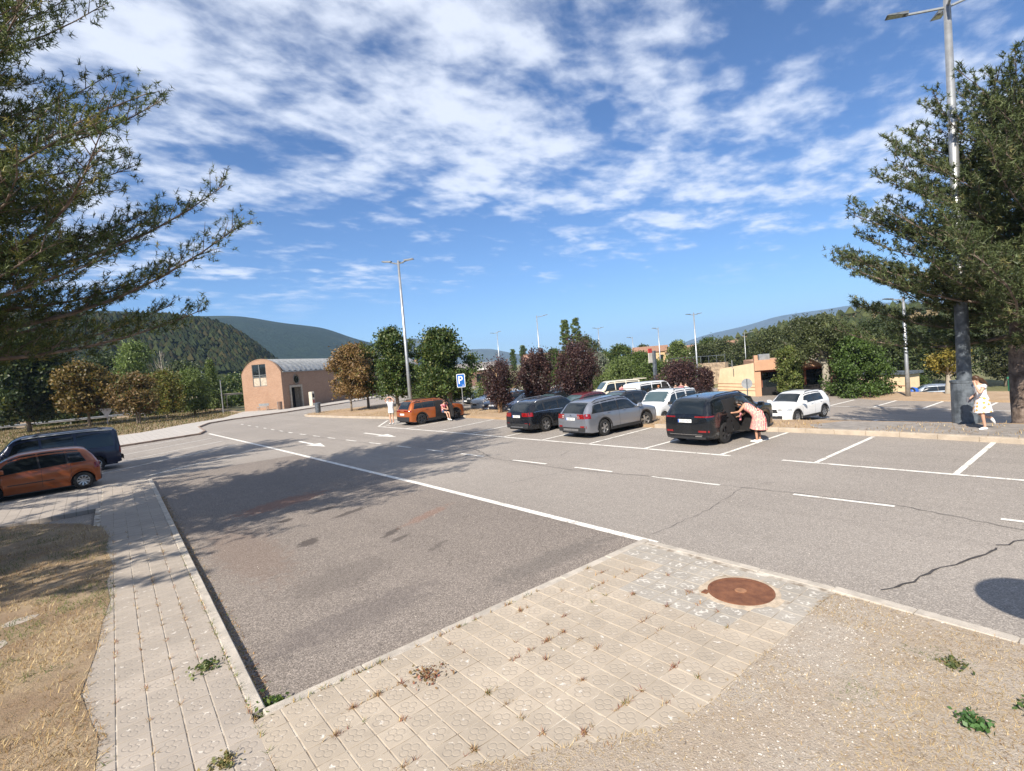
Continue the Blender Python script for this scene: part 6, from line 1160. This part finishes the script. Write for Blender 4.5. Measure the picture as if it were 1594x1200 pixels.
# left verge
N = 130000; X = rng.uniform(-5.5, .2, N); Y = rng.uniform(4.0, 19.4, N); k = inside([(a + (.05 if a > -1 else 0), b_) for a, b_ in lv], X - rng.normal(0, .035, N), Y); d_ = nz(X, Y, 2.3, 91) + .4 * nz(X, Y, 7, 5); k &= (d_ > -.4) | (rng.random(N) < .2); k &= rng.random(N) < np.clip(9 / np.hypot(X, Y), .15, 1); X, Y, d_ = X[k], Y[k], d_[k]
g_ = nz(X, Y, 1.1, 17) + .5 * nz(X, Y, 4, 33); ci = rng.integers(0, 3, len(X)); br_ = rng.random(len(X)) < np.clip(.2 + .5 * nz(X, Y, 2.1, 71), .03, .8); ci[br_] = 4; gm_ = (g_ > .35) & (rng.random(len(X)) < .75) ; ci[gm_] = np.where(rng.random(gm_.sum()) < .5, 3, 5)
blades('left_dry_grass', np.stack([X, Y, np.full(len(X), .122)], 1), .085, .0075, (.06, .6), ST, ci, 'short straw coloured grass with green patches on the left verge', 'grass')
# right verge
N = 130000; X = rng.uniform(1.0, 7.0, N); Y = rng.uniform(-1.2, 3.6, N); k = inside(rv, X + rng.normal(0, .02, N), Y - np.abs(rng.normal(0, .035, N))); q = nz(X, Y, 1.6, 57) + .5 * nz(X, Y, 5, 61); gravel = np.clip(1.1 - np.abs((Y - 2.05) - (X - 4.4) * .15) * 1.3, 0, 1) * (X < 6.2); k &= rng.random(N) > np.clip(gravel * .95 - q * .5 + .15, .05, .97); X, Y = X[k], Y[k]
g_ = nz(X, Y, 1.7, 77) + .5 * nz(X, Y, 6, 43); ci = rng.integers(0, 3, len(X)); ci[rng.random(len(X)) < np.clip(.2 + .45 * nz(X, Y, 2.4, 88), .03, .75)] = 4; gm_ = (g_ > .9) & (Y < 1.9) & (rng.random(len(X)) < .8); ci[gm_] = np.where(rng.random(gm_.sum()) < .5, 3, 5)
blades('right_dry_grass', np.stack([X, Y, np.full(len(X), .124)], 1), .055, .0055, (.02, .4), ST, ci, 'trampled straw coloured grass on the gravelly verge at lower right', 'grass')
# gravel stones
def stones(name, X, Y, z, s0, s1, cols, label):
    n = len(X); oc = np.array([(1, 0, 0), (0, 1, 0), (-1, 0, 0), (0, -1, 0), (0, 0, .7), (0, 0, -.7)]); fc = np.array([(0, 1, 4), (1, 2, 4), (2, 3, 4), (3, 0, 4), (1, 0, 5), (2, 1, 5), (3, 2, 5), (0, 3, 5)]); V = oc[None] * rng.uniform(.6, 1.3, (n, 6, 1)); a = rng.uniform(0, 6.28, n); c_, s_ = np.cos(a)[:, None], np.sin(a)[:, None]; V = np.stack([V[:, :, 0] * c_ - V[:, :, 1] * s_, V[:, :, 0] * s_ + V[:, :, 1] * c_, V[:, :, 2]], 2) * (s0 + (s1 - s0) * rng.random(n) ** 3)[:, None, None]; V += np.stack([X, Y, np.full(n, z)], 1)[:, None]
    C = np.repeat(np.array(cols)[rng.integers(0, len(cols), n)] * rng.uniform(.7, 1.2, (n, 1)), 8, 0); o = tris(name, V[:, fc].reshape(-1, 3, 3), C, mat_stone); tag(o, label, 'gravel', kind='stuff')
mat_stone = foliage('stone_grains', .9, .0, .2)
N = 42000; X = rng.uniform(1.0, 7.0, N); Y = rng.uniform(-1.2, 3.6, N); gr_ = np.clip(1.15 - np.abs((Y - 2.05) - (X - 4.4) * .15) * 1.0, .12, 1); k = inside(rv, X, Y) & (rng.random(N) < gr_); stones('verge_gravel', X[k], Y[k], .129, .004, .013, [(.36, .31, .26), (.43, .39, .34), (.27, .225, .185), (.21, .18, .155), (.5, .47, .42)], 'loose grey and white gravel on the right verge')
N = 2600; X = rng.uniform(1.2, 18, N); Y = rng.uniform(-1, 18, N); k = (~inside(rv, X, Y)) & ~((X < 7.3) & (Y < 5.65)); stones('road_grit', X[k], Y[k], .008, .003, .011, [(.42, .38, .33), (.55, .5, .44), (.1, .08, .07)], 'loose grit scattered on the asphalt')
# weeds in the paving joints
pts = []; cid = []
def tuft(x, y, n, spread, z, cl):
    for _ in range(n): pts.append((x + rng.normal(0, spread), y + rng.normal(0, spread), z)); cid.append(cl[rng.integers(0, len(cl))])
WD_ = [(.3, .13, .08), (.36, .22, .1), (.22, .08, .07), (.1, .14, .035), (.16, .18, .05), (.45, .33, .16)]
for _ in range(95):
    i, j = rng.integers(2, 22), rng.integers(0, 11); x, y = .93 + PT * i, 5.47 - PT * j
    if math.hypot(x - MHX, y - MHY) < .6 or (x > 6.4): continue
    tuft(x, y, int(rng.integers(6, 26)), .016, .115, [0, 1, 2, 5] if rng.random() < .8 else [1, 3, 5])
    if rng.random() < .5:
        for _k in range(4): tuft(x + rng.uniform(-.13, .13), y, 3, .008, .115, [1, 5, 2])
for x in np.arange(1.2, 4.6, .035):
    if rng.random() < .55 * (1.2 if x < 2.2 else .5): tuft(x, 5.468 + rng.normal(0, .006), int(rng.integers(3, 12)), .012, .118, [3, 4, 5] if rng.random() < .6 else [1, 5])
sn, cs = math.sin(R(-1.65)), math.cos(R(-1.65))
for i in range(5):
    for y in np.arange(.4, 11, .09):
        pr = .3 if 2.6 < y < 7 else .08
        if i == 0: pr = .75 if y < 6 else .25
        if rng.random() < pr: lx_, ly_ = -PT * i - .002, y + rng.uniform(0, .05); tuft(.925 + lx_ * cs - ly_ * sn, 4.2 + lx_ * sn + ly_ * cs, int(rng.integers(4, 14)), .014, .116, [3, 4, 4, 1] if (i == 0 and rng.random() < .6) else [0, 1, 5])
o = blades('joint_weeds', np.array(pts), .065, .007, (.1, .75), WD_, np.array(cid), 'small dried and green weeds growing in the paving joints', 'weeds')
# debris along the kerb foot
X = rng.uniform(1.1, 7.2, 900); Y = 5.62 + np.abs(rng.normal(0, .05, 900)); P1 = np.stack([X, Y, np.full(900, .008)], 1); k = rng.random(900) < np.where((X < 2.2) | ((X > 3) & (X < 3.9)), 1, .25); P1 = P1[k]
Y2 = rng.uniform(5.7, 20, 2600); X2 = 1.06 + (Y2 - 5.6) * .029 + .03 + np.abs(rng.normal(0, .07, 2600)); P2 = np.stack([X2, Y2, np.full(2600, .008)], 1); PP = np.vstack([P1, P2]); blades('kerb_litter', PP, .05, .014, (.02, .4), [(.36, .22, .1), (.45, .3, .15), (.25, .13, .07), (.1, .13, .04)], rng.choice([0, 1, 2, 0, 1, 3], len(PP)), 'dry leaves and needles lying along the kerb foot', 'litter')
# strip grass
N = 26000; X = rng.uniform(15.5, 25, N); Y = rng.uniform(-3, 52.5, N); k = inside(isl, X, Y) & (nz(X, Y, .7, 12) > -.35); X, Y = X[k], Y[k]; blades('strip_dry_grass', np.stack([X, Y, np.full(len(X), .125)], 1), .12, .02, (.2, .8), ST, rng.choice([0, 1, 2, 4, 4], len(X)), 'sparse dry grass on the planted strip', 'grass')
N = 30000; X = rng.uniform(-14, 14, N); Y = rng.uniform(48, 92, N); k = inside(fv, X, Y); X, Y = X[k], Y[k]; blades('far_verge_grass', np.stack([X, Y, np.full(len(X), .1)], 1), .22, .05, (.4, .9), [(.2, .15, .07), (.13, .11, .045), (.26, .2, .1), (.08, .1, .03), (.12, .08, .04), (.1, .12, .04)], rng.choice([0, 1, 2, 3, 4, 5], len(X)), 'yellowed grass under the trees on the far left verge', 'grass')
def weed(name, label, x, y, z, n, h, spread, cols, leaf=.04):
    root = empty(name, (x, y, z)); tag(root, label, 'weed'); r = np.random.default_rng(int(x * 100) + 7); B = np.stack([r.normal(0, spread, n), r.normal(0, spread, n), np.abs(r.normal(0, h * .5, n)) + .01], 1); d1 = unit(r.normal(0, 1, (n, 3)) + np.array([0, 0, .4])); d2 = unit(np.cross(d1, r.normal(0, 1, (n, 3)))); s_ = leaf * r.uniform(.6, 1.3, (n, 1)); V = np.stack([B - d1 * s_ * .5, B + d2 * s_ * .35, B + d1 * s_ * .6, B - d2 * s_ * .35], 1); C = np.array(cols)[r.integers(0, len(cols), n)] * r.uniform(.7, 1.3, (n, 1)); tris('leaves', V, C, M_LEAF, root); mb = MB()
    for k in range(9): a = r.uniform(0, 6.28); q = spread * r.uniform(.6, 1.8); mb.tube([(0, 0, -.01), (math.cos(a) * q * .5, math.sin(a) * q * .5, h * .5), (math.cos(a) * q, math.sin(a) * q, h * r.uniform(.2, .9))], .003, 4, False)
    mb.build('stems', mat('weed_stem', (.25, .16, .08), .8, .2), root)
weed('weed', 'green leafy weed in the corner where the two kerbs meet', 1.14, 5.68, 0, 420, .1, .09, [(.05, .1, .02), (.09, .15, .03), (.14, .18, .05)], .045)
weed('weed', 'sprawling reddish brown weed in the middle of the front pavement', 2.5, 4.85, .115, 130, .05, .11, [(.22, .13, .06), (.3, .12, .08), (.16, .12, .05)], .035); weed('weed', 'green weed growing along the left pavement joint', .78, 6.9, .115, 160, .06, .07, [(.08, .12, .035), (.14, .16, .05)], .04); weed('weed', 'dry green tuft at the crossing of both pavements', .62, 5.05, .115, 120, .05, .06, [(.16, .17, .06), (.3, .24, .1)], .035)
weed('weed', 'green weed on the right verge left of the pebbles', 5.25, .95, .12, 200, .07, .05, [(.05, .11, .03), (.08, .16, .05)], .04); weed('weed', 'green weed at the right edge of the photo on the verge', 5.75, .62, .12, 240, .07, .06, [(.06, .12, .03), (.1, .17, .05)], .04); weed('weed', 'green weed near the bottom of the right verge', 3.15, 1.75, .12, 120, .05, .05, [(.08, .12, .05), (.12, .15, .06)], .035); weed('weed', 'small green weed by the right kerb', 6.1, 1.25, .12, 110, .05, .05, [(.08, .11, .04), (.16, .16, .06)], .035)
# flat stones set in the left verge
M_SLAB = mat('slab_stone', (.36, .31, .26), .9, .2, 3, .4, 30)
for (x, y, s_, a) in ((-1.05, 10.6, .16, .3), (-1.3, 9.7, .2, 1.0), (-1.4, 8.6, .2, .2)):
    poly = [(s_ * random.uniform(.75, 1.1) * math.cos(q) * 1.3, s_ * random.uniform(.75, 1.1) * math.sin(q)) for q in np.arange(0, 6.28, .7)]; MB().prism(poly, -.05, .008).build('flat_stone', M_SLAB, lverge, loc=(x, y, .122), rotz=a)
# ================================================================== HAZE
hz = MB().box(-5200, 9000, -5200, 7000, -120, 420).build('haze', None); tag(hz, 'thin blue summer haze over the valley', 'haze', kind='stuff')
m = bpy.data.materials.new('haze_air'); m.use_nodes = True; t = m.node_tree; t.nodes.clear(); v = t.nodes.new('ShaderNodeVolumePrincipled'); v.inputs['Color'].default_value = (.42, .66, 1.0, 1); v.inputs['Density'].default_value = .00014; v.inputs['Anisotropy'].default_value = .0; mo = t.nodes.new('ShaderNodeOutputMaterial'); t.links.new(v.outputs[0], mo.inputs['Volume']); hz.data.materials.append(m)
